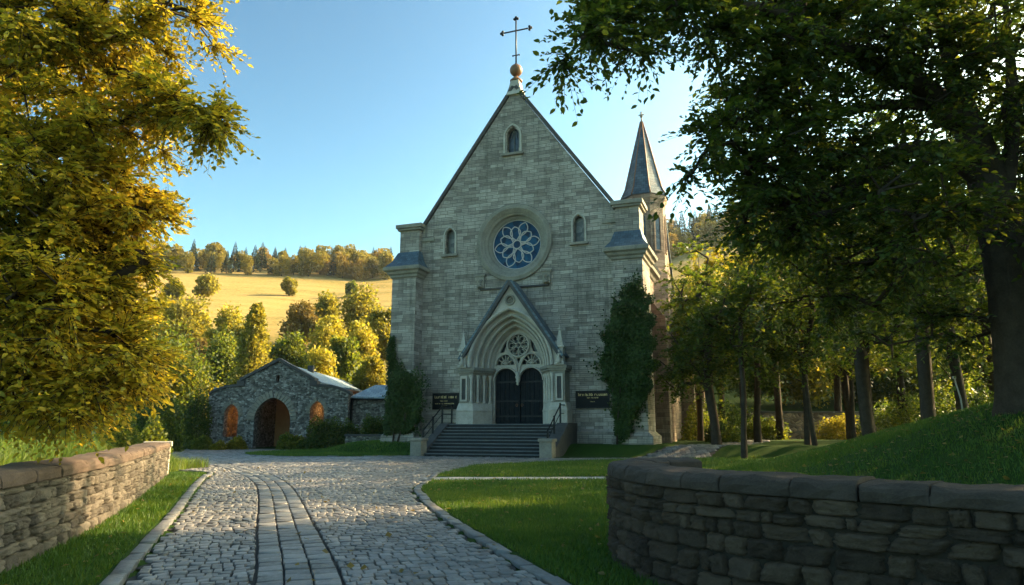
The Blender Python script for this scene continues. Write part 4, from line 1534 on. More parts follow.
# ---- ivy on the church
def ivy(name, poly_px, Y_v, label, seed, n, thick, stem_pts, size=.16, side=None):
    rng = np.random.default_rng(seed)
    # outline in wall coordinates (u, z)
    poly = poly_px
    xs_ = [p[0] for p in poly]; zs_ = [p[1] for p in poly]
    pts = []
    U_ = rng.uniform(min(xs_) - .2, max(xs_) + .2, n * 4); Z_ = rng.uniform(min(zs_) - .2, max(zs_) + .2, n * 4)
    off = (.10 if seed == 3 else .2) * np.sin(Z_ * 5.1 + seed) * np.cos(U_ * 3.7) + rng.normal(size=len(U_)) * .07
    ok = inpoly(U_ + off, Z_ + off * .7, poly)
    U_ = U_[ok][:n]; Z_ = Z_[ok][:n]
    bulge = (.55 + .45 * np.sin(U_ * 2.3 + Z_ * 1.9 + seed) * np.cos(Z_ * 2.7 - U_)) * thick
    d = bulge * np.sqrt(rng.random(len(U_)))
    # thin runners trailing past the dense part
    ne = n // 9
    b0 = rng.integers(0, len(poly), ne)
    tt = rng.random(ne)
    pa_ = np.array(poly)[b0]; pb_ = np.array(poly)[(b0 + 1) % len(poly)]
    ce = np.array(poly).mean(0)
    q_ = pa_ + (pb_ - pa_) * tt[:, None]
    q_ += norm(q_ - ce) * (np.abs(rng.normal(size=(ne, 1))) * .38 * (np.sin(q_[:, :1] * 9 + q_[:, 1:] * 7) > -.1)) + rng.normal(size=q_.shape) * .05
    qk = (q_[:, 0] > -7.95) & (q_[:, 0] < 8.15) & (q_[:, 1] > .5)
    q_ = q_[qk]
    U_ = np.concatenate([U_, q_[:, 0]]); Z_ = np.concatenate([Z_, q_[:, 1]])
    d = np.concatenate([d, np.full(len(q_), .04)])
    root_xy = church_xy(*stem_pts[0][:2])
    root = empty(name, (root_xy[0], root_xy[1], 0), -TH, label, 'ivy', 'ivy climbing the church')
    V_ = Y_v(U_) - .03 - d
    P = np.stack([U_ - stem_pts[0][0], V_ - stem_pts[0][1], Z_], 1)
    m_ = len(P)
    D = norm(np.stack([rng.normal(size=m_) * .7, -.35 - .5 * rng.random(m_), -.75 + rng.normal(size=m_) * .45], 1))
    Nn = norm(np.stack([rng.normal(size=m_) * .55, -np.ones(m_), .35 + rng.normal(size=m_) * .5], 1))
    leaf_mesh('foliage', P, D, Nn, size * rng.uniform(.6, 1.3, m_), M['leaf_ivy'], root, width=.5)
    mb = MB()
    for line in stem_pts[1]:
        mb.tube([(a - stem_pts[0][0], b - stem_pts[0][1], c) for a, b, c in line], .04, 6, rs=[.06 * (1 - .7 * i / len(line)) for i in range(len(line))])
    mb.build('stems', M['bark'], root)


ivy('ivy', [(-7.95, 1.1), (-7.95, 6.9), (-7.7, 7.1), (-7.55, 5.6), (-7.2, 4.9), (-6.6, 4.8), (-6.1, 4.4), (-5.7, 3.9), (-5.65, 2.6), (-5.95, 1.6), (-6.6, 1.15), (-7.1, 1.3), (-7.5, 1.15)],
    lambda u: np.full_like(u, -1.02), 'dense clipped ivy on the left corner pilaster of the church', 3, 15000, .5,
    ((-7.4, -1.4), [[(-7.4, -1.4, .2), (-7.3, -1.25, 2), (-7.5, -1.1, 4.5)], [(-7.2, -1.4, .2), (-6.7, -1.2, 2), (-6.6, -1.1, 4)]]), .12)
ivy('ivy', [(6.9, 9.0), (7.4, 9.5), (7.8, 9.1), (8.3, 8.6), (8.5, 7.2), (8.4, 5.0), (8.2, 3.6), (7.6, 2.7), (7.2, 2.2), (6.9, 1.2), (6.6, .7), (6.0, .7), (6.2, 1.4), (6.15, 2.4), (6.05, 3.2), (5.95, 3.8), (5.5, 4.4), (5.35, 5.3), (5.75, 6.2), (5.6, 6.8), (6.1, 7.3), (6.3, 8.2), (6.7, 8.3)],
    lambda u: np.where(u > 6.2, -1.02, -.05), 'ragged dark ivy climbing the right corner pilaster beside the plaque', 5, 20000, .5,
    ((6.3, -1.35), [[(6.3, -1.35, .2), (6.4, -1.2, 2), (6.7, -1.1, 5), (7.2, -1.1, 8)], [(6.3, -1.3, .3), (6.1, -.5, 2.5), (5.8, -.1, 5)]]), .13)


# ------------------------------------------------------------------ gatehouse
GY = 51.0
gx = lambda px: at(px, 430, GY).x
gz = lambda py: at(275, py, GY).z
gate = empty('gatehouse', (gx(274.5), GY, 0), 0, 'low rubble gatehouse with three pointed arches and a long pale slate roof', 'gatehouse')
G0 = gate.location.x
X = lambda px: gx(px) - G0
mb = MB()
zl, zr = gz(386.5), gz(387)
outer = [(X(206), -.4), (X(347), -.4), (X(347), gz(394)), (X(340), gz(390.5)), (X(330), gz(387.5)), (X(311), gz(386.5)), (X(311), gz(380)), (0, gz(362.5)), (X(238), gz(380)), (X(238), gz(386.5)), (X(222), gz(388)), (X(213), gz(391)), (X(206), gz(395))]
ga = arch(1.32, gz(420), .35, 10, X(271.5), -.2)
rise_s = .62
sa_l = arch(.52, gz(415), .35, 8, X(230), gz(437)); sa_r = arch(.52, gz(412), .35, 8, X(316), gz(441))
nic = arch(.13, gz(376.5), .05, 5, X(274.5), gz(382.5))
mb.plate(outer, [ga, sa_l, sa_r, nic], 0, .7)
mb.build('front_wall', M['rubble'], gate)


def voussoirs(mb, path, lo, hi, y0, y1, every=2, rnd=.06):
    P_ = [Vector((x, z)) for x, z in path]
    k = 0
    while k < len(P_) - 1:
        e = min(k + every, len(P_) - 1)
        a, b = P_[k], P_[e]
        t = (b - a).normalized(); n_ = Vector((-t.y, t.x))
        g = t * .015
        w_ = random.uniform(hi - rnd, hi + rnd)
        na = n_; h_ = [a + g + na * lo, b - g + na * lo, b - g + na * w_ + t * .03, a + g + na * w_ - t * .03]
        mb.hexa([(p.x, y1, p.y) for p in h_], [(p.x, y0 - random.uniform(0, .02), p.y) for p in h_])
        k = e


for pth, hi in ((arch(1.32, gz(420), .35, 20, X(271.5)), .5), (arch(.52, gz(415), .35, 12, X(230)), .28), (arch(.52, gz(412), .35, 12, X(316)), .28)):
    mb = MB()
    voussoirs(mb, pth, .0, hi, -.06, .3)
    mb.build('arch_stones', M['lime_dark'], gate, bevel=.015)
mb = MB()
for pts in ([(X(238) - .12, gz(380) - .12), (0, gz(361.2))], [(0, gz(361.2)), (X(311) + .12, gz(380) - .12)]):
    (xa, za), (xb, zb) = pts
    mb.hexa([(xa, -.15, za), (xb, -.15, zb), (xb, .85, zb), (xa, .85, za)], [(xa, -.15, za + .26), (xb, -.15, zb + .26), (xb, .85, zb + .26), (xa, .85, za + .26)])
mb.box(X(238) - .3, X(238) + .25, -.16, .8, gz(386), gz(380) - .05)
mb.box(X(311) - .25, X(311) + .3, -.16, .8, gz(386), gz(380) - .05)
for seq in ([(X(206), gz(395)), (X(213), gz(391)), (X(222), gz(388)), (X(237), gz(386.5))], [(X(312), gz(386.5)), (X(330), gz(387.5)), (X(340), gz(390.5)), (X(349), gz(394.5))]):
    for (xa, za), (xb, zb) in zip(seq[:-1], seq[1:]):
        mb.hexa([(xa, -.1, za), (xb, -.1, zb), (xb, .8, zb), (xa, .8, za)], [(xa, -.1, za + .2), (xb, -.1, zb + .2), (xb, .8, zb + .2), (xa, .8, za + .2)])
mb.build('coping', M['coping_dark'], gate, bevel=.02)
# body
mb = MB()
xl, xr = X(240), X(309)
zb_ = gz(382)
mb.box(xl, xl + .5, .7, 19, -.4, zb_)
mb.box(xr - .5, xr, .7, 19, -.4, zb_)
mb.box(xl + .5, xr - .5, 18.5, 19, -.4, zb_)
mb.build('body_wall', M['rubble'], gate)
mb = MB()
for sx, xe in ((-1, xl - .35), (1, xr + .45)):
    zr_ = gz(363.5)
    slab(mb, (xe, .72, zb_ - .1), (xe, 19.4, zb_ - .1), (0, 19.4, zr_), (0, .72, zr_), .14)
mb.build('roof', M['slate_lt'], gate)
mb = MB()
mb.box(.3, .75, 6.2, 6.7, gz(366), gz(358) )
mb.build('chimney', M['coping_dark'], gate, bevel=.02)
for xa, xb, xs in ((X(206), xl - .01, X(206)), (xr + .01, X(347), X(347) - .3)):
    mb = MB()
    mb.box(xa, xb, 4.0, 4.3, -.3, gz(389))
    mb.box(xs, xs + .3, .7, 3.99, -.3, gz(393))
    bay = mb.build('side_bay', M['rubble_w'], gate)
    mb = MB()
    mb.box(xa, xb, .7, 4.3, gz(389) + .01, gz(389) + .15)
    mb.build('bay_roof', M['slate_lt'], bay)
mb = MB()
mb.box(xl + .5, xr - .5, 6.0, 6.1, -.3, zb_ - .02)
mb.build('inner_wall', M['plaster_w'], gate)
mb = MB()
mb.box(X(272), X(287), 5.9, 5.99, -.1, 2.7)
for i in range(4):
    mb.box(X(272) + i * .28, X(272) + i * .28 + .02, 5.87, 5.9, 0, 2.6)
mb.build('door', M['door'], gate)
# low wing towards the church
mb = MB()
wx0, wx1 = X(348.5), X(392)
mb.box(wx0, wx1, 1.0, 5.5, -.4, gz(398))
mb.build('wing_wall', M['rubble'], gate)
mb = MB()
e = .25; zc = gz(398)
mb.loft([[(wx0 - e, .75, zc), (wx1 + e, .75, zc), (wx1 + e, 5.8, zc), (wx0 - e, 5.8, zc)], [(wx0 - e, .75, zc + .1), (wx1 + e, .75, zc + .1), (wx1 + e, 5.8, zc + .1), (wx0 - e, 5.8, zc + .1)],
         [(wx0 + 1.2, 3.2, zc + 1.15), (wx1 - .3, 3.2, zc + 1.15), (wx1 - .3, 3.3, zc + 1.15), (wx0 + 1.2, 3.3, zc + 1.15)]], True, False, True)
mb.build('wing_roof', M['slate_lt'], gate)
mb = MB()
mb.tube([(wx0 - .1, .6, zc - .05), (wx1, .6, zc - .08)], .07, 6)
mb.tube([(wx0 - .05, .62, zc), (wx0 - .05, .72, zc - .4), (wx0 - .05, .75, .1)], .05, 6)
mb.build('gutter', M['iron'], gate)

# unseen lanterns added to put a warm glow inside the arches
ml, nt_, b_ = newmat('lit lantern glass')
b_.inputs['Emission Color'].default_value = (1, .5, .16, 1); b_.inputs['Emission Strength'].default_value = 6
b_.inputs['Base Color'].default_value = (1, .6, .3, 1)
M['fill_lampglass'] = ml
for px_, yy, zz, en, lab in ((227, 2.6, 3.2, 24, 'lit lantern added for the warm glow in the left arch of the gatehouse'), (322, 2.4, 3.2, 24, 'lit lantern added for the warm glow in the right arch of the gatehouse'), (283, 3.6, 3.5, 2, 'dim lantern added for a faint glow in the main gatehouse arch')):
    root = empty('fill_lantern', (gx(px_), GY + yy, zz), 0, lab, 'fill_lantern', 'fill lanterns added inside the gatehouse')
    mb = MB(); mb.lathe([(.02, .7), (.02, .3), (.14, .22), (.15, .2), (.15, .19)], (0, 0, 0), 8)
    mb.lathe([(.13, -.14), (.13, -.18), (.02, -.2)], (0, 0, 0), 8)
    for i in range(4):
        a = PI / 4 + i * PI / 2
        mb.tube([(.12 * math.cos(a), .12 * math.sin(a), -.15), (.12 * math.cos(a), .12 * math.sin(a), .2)], .012, 4)
    mb.build('frame', M['iron'], root)
    mb = MB(); mb.lathe([(.03, -.12), (.06, -.05), (.05, .08), (.02, .12)], (0, 0, 0), 8); mb.build('bulb', ml, root)
    ld = bpy.data.lights.new('fill_light', 'POINT'); ld.energy = en; ld.color = (1, .48, .15); ld.shadow_soft_size = .1
    lo_ = bpy.data.objects.new('fill_light', ld); COL.objects.link(lo_); lo_.parent = root; lo_.location = (0, -.0, -.35)


# ------------------------------------------------------------------ rubble walls beside the road
def loop_map(pts):
    P_ = np.array(pts); S_ = np.concatenate([[0], np.cumsum(np.linalg.norm(np.diff(P_, axis=0), axis=1))])
    T_ = np.gradient(P_, axis=0); T_ /= np.linalg.norm(T_, axis=1, keepdims=True)
    def f(s):
        x = np.interp(s, S_, P_[:, 0]); y = np.interp(s, S_, P_[:, 1])
        tx = np.interp(s, S_, T_[:, 0]); ty = np.interp(s, S_, T_[:, 1])
        return np.stack([x, y], -1), np.stack([ty, -tx], -1)   # outward on the right of travel
    return f, S_[-1]


def stone_wall(name, loop, inner, ztop, mats, label, seed, ch=(.14, .26), sl=(.22, .6), bulge=.045, zbase=-.15, cope=(.16, .07, .9), group=None):
    """loop: outer face line, visible side on the right of travel; inner: back line with as many points"""
    rnd = random.Random(seed)
    o0 = loop[0]
    root = empty(name, (o0[0], o0[1], 0), 0, label, 'stone wall', group)
    f, Ltot = loop_map(loop)
    rows = []
    z = zbase
    while z < ztop - .02:
        h_ = rnd.uniform(*ch)
        if ztop - z - h_ < ch[0] * .7:
            h_ = ztop - z
        s = -rnd.random() * .2
        while s < Ltot:
            w_ = rnd.uniform(*sl) * (rnd.choice((.5, 1, 1, 1.3)))
            a, b = max(s, 0), min(s + w_, Ltot)
            if b - a > .06:
                if rnd.random() < .2 and h_ > .2:
                    m_ = z + h_ * rnd.uniform(.4, .6)
                    rows.append((a, b, z, m_)); rows.append((a, b, m_, z + h_))
                else:
                    j = rnd.uniform(-.02, .02)
                    rows.append((a, b, z + j * .5, z + h_ + j * .5))
            s += w_
        z += h_
    rows = np.array(rows)
    n = len(rows); K = 9
    g = np.linspace(-1, 1, K)
    A_, B_ = np.meshgrid(g, g)
    A_ = A_.ravel(); B_ = B_.ravel()
    rg = np.random.default_rng(seed)
    sc = (rows[:, 0] + rows[:, 1]) / 2; sh = (rows[:, 1] - rows[:, 0]) / 2 - .002
    zc_ = (rows[:, 2] + rows[:, 3]) / 2; zh = (rows[:, 3] - rows[:, 2]) / 2 - .001
    rad = np.abs(A_) ** 9 + np.abs(B_) ** 9
    corner = 1 - .09 * (np.abs(A_) ** 3 * np.abs(B_) ** 3)
    sj = rg.normal(0, .05, (n, K * K)); zj = rg.normal(0, .06, (n, K * K))
    skew = rg.normal(0, .10, (n, 1)); skew2 = rg.normal(0, .05, (n, 1))
    S2 = sc[:, None] + sh[:, None] * (A_ * corner + sj * (np.abs(A_) > .9) + skew * B_ * (np.abs(A_) > .2))
    Z2 = zc_[:, None] + zh[:, None] * (B_ * corner + zj * (np.abs(B_) > .9) + skew2 * A_)
    prof = np.clip(1 - rad, 0, 1) ** .6
    edge = (np.abs(A_) > .99) | (np.abs(B_) > .99)
    D2 = rg.uniform(.4, 1.3, (n, 1)) * bulge * prof + rg.normal(0, .010, (n, K * K)) * (~edge) + (rg.normal(0, .25, (n, 1)) * A_ + rg.normal(0, .25, (n, 1)) * B_) * bulge * (~edge)
    D2 = np.where(edge, -.025, D2)
    P_, Nn_ = f(np.clip(S2, 0, Ltot))
    V = np.concatenate([P_ + Nn_ * D2[..., None], Z2[..., None]], -1) - np.array([o0[0], o0[1], 0])
    q = np.array([[r * K + c_, r * K + c_ + 1, (r + 1) * K + c_ + 1, (r + 1) * K + c_] for r in range(K - 1) for c_ in range(K - 1)])
    F_ = ((np.arange(n) * K * K)[:, None, None] + q[None]).reshape(-1, 4)
    ms = np_mesh('masonry', V.reshape(-1, 3), [F_], M[mats[0]], root, smooth=True)
    core = MB()
    LP = np.array(loop); IN = np.array(inner)
    _, nn_ = f(np.concatenate([[0], np.cumsum(np.linalg.norm(np.diff(LP, axis=0), axis=1))]))
    LPi = LP - nn_ * .018
    m_ = len(LP)
    for i in range(m_ - 1):
        q4 = [LPi[i], LPi[i + 1], IN[i + 1], IN[i]]
        q4 = [(p[0] - o0[0], p[1] - o0[1]) for p in q4]
        core.add([(x, y, zbase) for x, y in q4] + [(x, y, ztop) for x, y in q4], [(0, 1, 5, 4), (3, 2, 6, 7), (4, 5, 6, 7)])
    core.build('mortar', M[mats[2]], ms)
    # coping slabs, one mesh each
    th, over, ln = cope
    S_ = np.concatenate([[0], np.cumsum(np.linalg.norm(np.diff(LP, axis=0), axis=1))])
    s = 0
    while s < Ltot - .15:
        e = min(s + ln * rnd.uniform(.75, 1.3), Ltot)
        K2 = 5
        ss = np.linspace(s + .006, e - .006, K2)
        pf, nf = f(ss)
        pi_ = np.stack([np.interp(ss, S_, IN[:, 0]), np.interp(ss, S_, IN[:, 1])], -1)
        front = pf + nf * over; back = pi_ - nf * over * .6
        tz = rnd.uniform(-.008, .008)
        rings = []
        m2 = MB()
        for i in range(K2):
            a = np.array([*front[i], 0]) - np.array([*o0, 0]); b = np.array([*back[i], 0]) - np.array([*o0, 0])
            jj = lambda: rnd.uniform(-.014, .014)
            ring = [a + [jj(), jj(), ztop + .004], a + [jj(), jj(), ztop + th * .5 + jj()], a + (b - a) * .03 + [0, jj(), ztop + th - .03 + tz + jj()], a + (b - a) * .11 + [0, 0, ztop + th + tz + jj()],
                    a + (b - a) * .5 + [0, 0, ztop + th + .012 + tz + jj()], a + (b - a) * .89 + [0, 0, ztop + th + tz + jj()], b + [0, 0, ztop + th - .03 + tz], b + [0, 0, ztop + .004]]
            rings.append([tuple(p) for p in ring])
        m2.loft(rings, True, False, True)
        m2.build('coping_stone', M[mats[1]], root, bevel=.012)
        s = e
    return root


lf = smooth_poly([(-4.1, 2.2), (-4.45, 4.2), (-5.2, 7.3), (-5.95, 9.76), (-6.7, 11.9), (-8.4, 16.2), (-10.75, 21.9)], 5, False)
LFa = np.array(lf)[::-1]
tdir = norm(np.array([LFa[0] - LFa[1]]))[0]
nrm = np.array([tdir[1], -tdir[0]])           # toward the road
back = LFa - nrm * .62
# travel from near to far with the road on the right, round the end and home along the back
near_far = [tuple(p) for p in LFa[::-1]]
endp = LFa[0]
face = near_far + [tuple(endp - nrm * .31 + tdir * .05), tuple(endp - nrm * .62)] + [tuple(p) for p in back[1:8]]
inner_ = [tuple(np.array(p) - nrm * .31) for p in near_far] + [tuple(endp - nrm * .31 - tdir * .1), tuple(endp - nrm * .31 - tdir * .1)] + [tuple(np.array(p) + nrm * .31) for p in back[1:8]]
# simple form: front face with end, coping across the full width
face = near_far
inner_ = [tuple(np.array(p) - nrm * .62) for p in near_far]
lw = stone_wall('stone_wall', face, inner_, .90, ('wall_l', 'cope_l', 'mortar'), 'long straight rubble wall with reddish coping left of the cobbled road', 11, ch=(.10, .20), sl=(.15, .46), cope=(.16, .06, 1.0))
# squared end pier of the wall
mb = MB()
ex, ey = endp - np.array(near_far[0])
def P4(a0_, a1_, b0_, b1_, z):
    pts = [endp + tdir * a - nrm * b for a, b in ((a0_, b0_), (a1_, b0_), (a1_, b1_), (a0_, b1_))]
    return [(p[0] - near_far[0][0], p[1] - near_far[0][1], z) for p in pts]
mb.hexa(P4(.0, .32, -.05, .67, -.2), P4(.0, .32, -.05, .67, .93))
mb.hexa(P4(-.02, .37, -.1, .72, .932), P4(.0, .36, -.09, .71, 1.09))
mb.build('end_pier', M['limestone'], lw, bevel=.02)

rf = smooth_poly([(2.3, 9.75), (1.55, 9.35), (1.2, 8.5), (1.3, 7.2), (1.83, 6.2), (2.9, 5.15), (3.9, 4.2), (5.2, 3.0), (6.5, 2.2)], 6, False)
# the visible face is on the right when walking from the far end towards the camera
_f, _L = loop_map(rf)
_S = np.concatenate([[0], np.cumsum(np.linalg.norm(np.diff(np.array(rf), axis=0), axis=1))])
_p, _n = _f(_S)
innr = [tuple(p - n_ * .5) for p, n_ in zip(_p, _n)]
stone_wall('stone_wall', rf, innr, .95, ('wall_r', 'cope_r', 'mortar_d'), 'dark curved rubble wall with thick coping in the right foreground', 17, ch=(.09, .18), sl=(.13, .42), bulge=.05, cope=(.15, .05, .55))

# stone wall far behind the grove, and low wall by the wing
def simple_wall(name, a, b, z0, h, t, mat, label):
    a = Vector(a); b = Vector(b); d = (b - a); L_ = d.length
    root = empty(name, (a.x, a.y, z0), math.atan2(d.y, d.x), label, 'stone wall')
    m_ = MB(); m_.box(0, L_, 0, t, -.5, h); m_.build('masonry', M[mat], root)
    m_ = MB(); m_.box(-.05, L_ + .05, -.06, t + .06, h, h + .14); m_.build('coping', M['coping_dark'], root, bevel=.02)


simple_wall('stone_wall', (18.5, 56), (37, 58), 0.5, 2.2, .4, 'rubble_w', 'brown wall half hidden behind the trunks of the shaded grove')
pa = at(345, 440, 47); pb = at(388, 440, 47)
simple_wall('stone_wall', (pa.x, 47), (pb.x, 47), 0, .95, .5, 'rubble', 'low grey wall between the gatehouse and the church')

# leaning stake on the bank
p = at(964, 418, 17.5)
root = empty('wooden_stake', (p.x, 17.5, hz(p.x, 17.5)), 0, 'thin pale leaning stake on the dark bank at right', 'stake')
mb = MB(); mb.tube([(0, 0, -.1), (-.02, 0, .45), (-.12, 0, 1.0)], .022, 6); mb.build('pole', M['pale_wood'], root)
mb = MB(); mb.box(-.15, -.09, -.03, .03, .96, 1.02); mb.build('cap', M['pale_wood'], root)

# ------------------------------------------------------------------ the near trees
def absb(lst, base):
    out_ = []
    for px, py, Y_, r, n in lst:
        c_ = np.array(at(px, py, Y_)) - np.array(base)
        rr = r if isinstance(r, tuple) else (r, r, r * .75)
        out_.append((c_, rr, n))
    return out_


lb = (-9.6, 10.2, .7)
bl = absb([(60, 60, 9.5, (2.0, 1.8, 1.2), 60), (130, 40, 9.5, (.9, 1.2, .7), 26), (185, 18, 9.2, (.45, .7, .4), 10), (120, 120, 9.3, (.6, 1.1, .8), 22), (150, 95, 9.0, (.5, .7, .3), 10), (196, 108, 8.8, (.42, .4, .16), 9),
           (212, 122, 8.8, (.25, .3, .12), 5),
           (70, 180, 9.3, (1.3, 1.6, 1.0), 60), (120, 185, 9.3, (.45, .8, .35), 13), (138, 214, 9.3, (.4, .7, .16), 9), (80, 250, 9.2, (1.0, 1.3, .8), 46), (10, 240, 9.2, (1.2, 1.6, 1.1), 60),
           (92, 292, 9.0, (.4, .8, .3), 12), (60, 330, 9.0, (1.0, 1.2, .7), 44), (118, 350, 9.0, (.5, .8, .25), 16), (104, 384, 8.9, (.5, .8, .15), 11), (30, 390, 8.8, (.8, 1.0, .45), 26), (80, 408, 8.8, (.4, .7, .2), 9), (-40, 330, 9.4, (1.4, 1.6, 1.4), 50),
           (-60, 100, 10, (2.4, 2.4, 2.4), 70), (0, -120, 10.5, (2.6, 2.4, 1.6), 60), (20, 150, 8.6, (.9, .9, .9), 30), (40, 20, 8.6, (.9, .9, .7), 24), (20, 300, 8.2, (.7, .7, .8), 24)], lb)
tree('broadleaf_tree', lb, [(0, 0, -.4), (.05, 0, 1.2), (.2, -.1, 2.6), (.3, -.2, 4.2), (.35, -.2, 6), (.3, -.1, 8)], bl, 'leaf_gold', 'tall tree with golden leaves behind the left wall, filling the left edge', 'tree',
     seed=21, r_trunk=.2, k=15, L=.5, m=12, size=.088, detail=True, droop=.25, shell=.2, tip=.007, spread=1.0,
     limbs=[[tuple(np.array(at(x_, y_, Y_)) - np.array(lb)) for x_, y_, Y_ in l_] for l_ in ([(-20, 90, 9.9), (60, 45, 9.6), (130, 75, 9.2), (180, 100, 8.9), (226, 126, 8.8)], [(-20, 60, 9.9), (60, 10, 9.6), (130, -5, 9.4), (200, 15, 9.2)], [(-20, 250, 9.9), (50, 230, 9.4), (100, 208, 9.3), (150, 210, 9.3)])])

rb = (at(1024, 410, 13.6).x, 13.6, hz(at(1024, 410, 13.6).x, 13.6) - .1)
br_ = absb([(584, 40, 10, (.42, .5, .26), 8), (566, 52, 10, (.18, .3, .12), 3), (602, 18, 10.3, (.6, .7, .3), 11), (650, 10, 10.5, (.7, .8, .28), 13), (640, 50, 10.5, (.2, .35, .2), 5), (690, 15, 11, (.8, 1.0, .45), 18), (716, 38, 11, (.5, .7, .35), 9),
            (712, 142, 11, (.4, .7, .22), 8), (690, 172, 11, (.2, .3, .15), 3), (745, 100, 12, (.8, 1.2, .7), 26), (762, 180, 12, (.8, 1.2, .8), 26), (745, 222, 12, (.3, .6, .2), 4),
            (790, 50, 12, (1.7, 1.7, 1.0), 55), (860, 30, 12, (1.8, 1.7, 1.1), 50), (800, 140, 12.5, (1.5, 1.8, 1.1), 60), (785, 215, 13, (1.1, 1.6, .8), 40), (870, 160, 13, (1.7, 1.8, 1.3), 60), (940, 60, 12.5, (1.9, 1.8, 1.4), 50),
            (1010, 80, 13, (1.8, 1.8, 1.6), 50), (1030, 230, 13.5, (1.3, 1.8, 1.4), 36), (870, 250, 14, (1.7, 1.6, 1.0), 45), (820, 300, 15, (1.6, 1.4, .7), 26), (930, 320, 15, (1.6, 1.4, .8), 26), (930, 215, 11, (1.2, .9, 1.2), 30),
            (760, -80, 12, (2.6, 2.4, 1.3), 50), (800, 0, 12.5, (1.5, 1.5, .7), 34), (900, 5, 13, (1.5, 1.5, .8), 34), (985, 10, 13.5, (1.3, 1.5, .9), 30), (1010, 150, 14.5, (1.2, 1.2, 1.2), 26), (900, -120, 12, (3.2, 3.0, 1.5), 60), (1120, 60, 13, (2.2, 2.4, 2.6), 50)], rb)
rel = lambda l_: [tuple(np.array(at(x_, y_, Y_)) - np.array(rb)) for x_, y_, Y_ in l_]
tree('broadleaf_tree', rb, [(0, 0, -.6), (0, 0, .3)] + rel([(1014, 330, 13.6), (1003, 250, 13.5), (988, 180, 13.4), (967, 120, 13.3), (948, 60, 13.2), (936, 0, 13.2), (930, -60, 13.2)]), br_, 'leaf_dark',
     'huge dark tree with a thick trunk on the right bank, branches overhanging the lawn', 'tree', seed=33, r_trunk=.40, k=9, L=.66, m=11, size=.122, detail=True, droop=.35, shell=.15, tip=.009, spread=1.0, bn=10,
     limbs=[rel([(960, 130, 13.3), (931, 92, 12.9), (868, 63, 12.4), (839, 48, 12.1), (791, 19, 11.6), (738, 5, 11.2), (651, 8, 10.7), (600, 22, 10.4)]),
            rel([(955, 110, 13.3), (905, 104, 13.0), (860, 108, 12.8), (800, 123, 12.5), (750, 130, 12.2)]),
            rel([(975, 170, 13.4), (930, 150, 13.0), (892, 155, 12.8), (840, 190, 12.8), (790, 205, 12.8)]),
            rel([(985, 215, 13.5), (950, 215, 13.3), (905, 240, 13.4), (870, 262, 13.6)]),
            rel([(990, 250, 13.5), (1008, 180, 13.2), (1012, 90, 13.0), (1005, 0, 12.8)])])


# ------------------------------------------------------------------ the grove on the right
def grove_tree(px, Y, H, rad, leaf, seed, label, r=.22, low=3.2, n=60, lean=0.0, k=5, m=7, size=.17, name='broadleaf_tree', group='trees of the shaded grove'):
    x = (px - 512) / F * Y * math.cos(PITCH)
    base = (x, Y, hz(x, Y) - .05)
    rg = np.random.default_rng(seed)
    tr = [(0, 0, -.3), (lean * .2, 0, H * .12), (lean * .5 + rg.normal() * .1, rg.normal() * .1, H * .3), (lean + rg.normal() * .2, 0, H * .5), (lean + rg.normal() * .3, 0, H * .72)]
    bl_ = []
    nb = 6
    for i in range(nb):
        a = 2 * PI * i / nb + rg.random()
        z = low + (H - low) * (.25 + .5 * rg.random())
        bl_.append(((lean + rad * .5 * math.cos(a), rad * .5 * math.sin(a), z), (rad * .6, rad * .6, (H - low) * .24), n // (nb + 1)))
    bl_.append(((lean, 0, H - (H - low) * .22), (rad * .6, rad * .6, (H - low) * .25), n // (nb + 1)))
    return tree(name, base, tr, bl_, leaf, label, 'tree', group, seed, r, 8, .95, 11, size, shell=.1, tip=.014, spread=1.3)


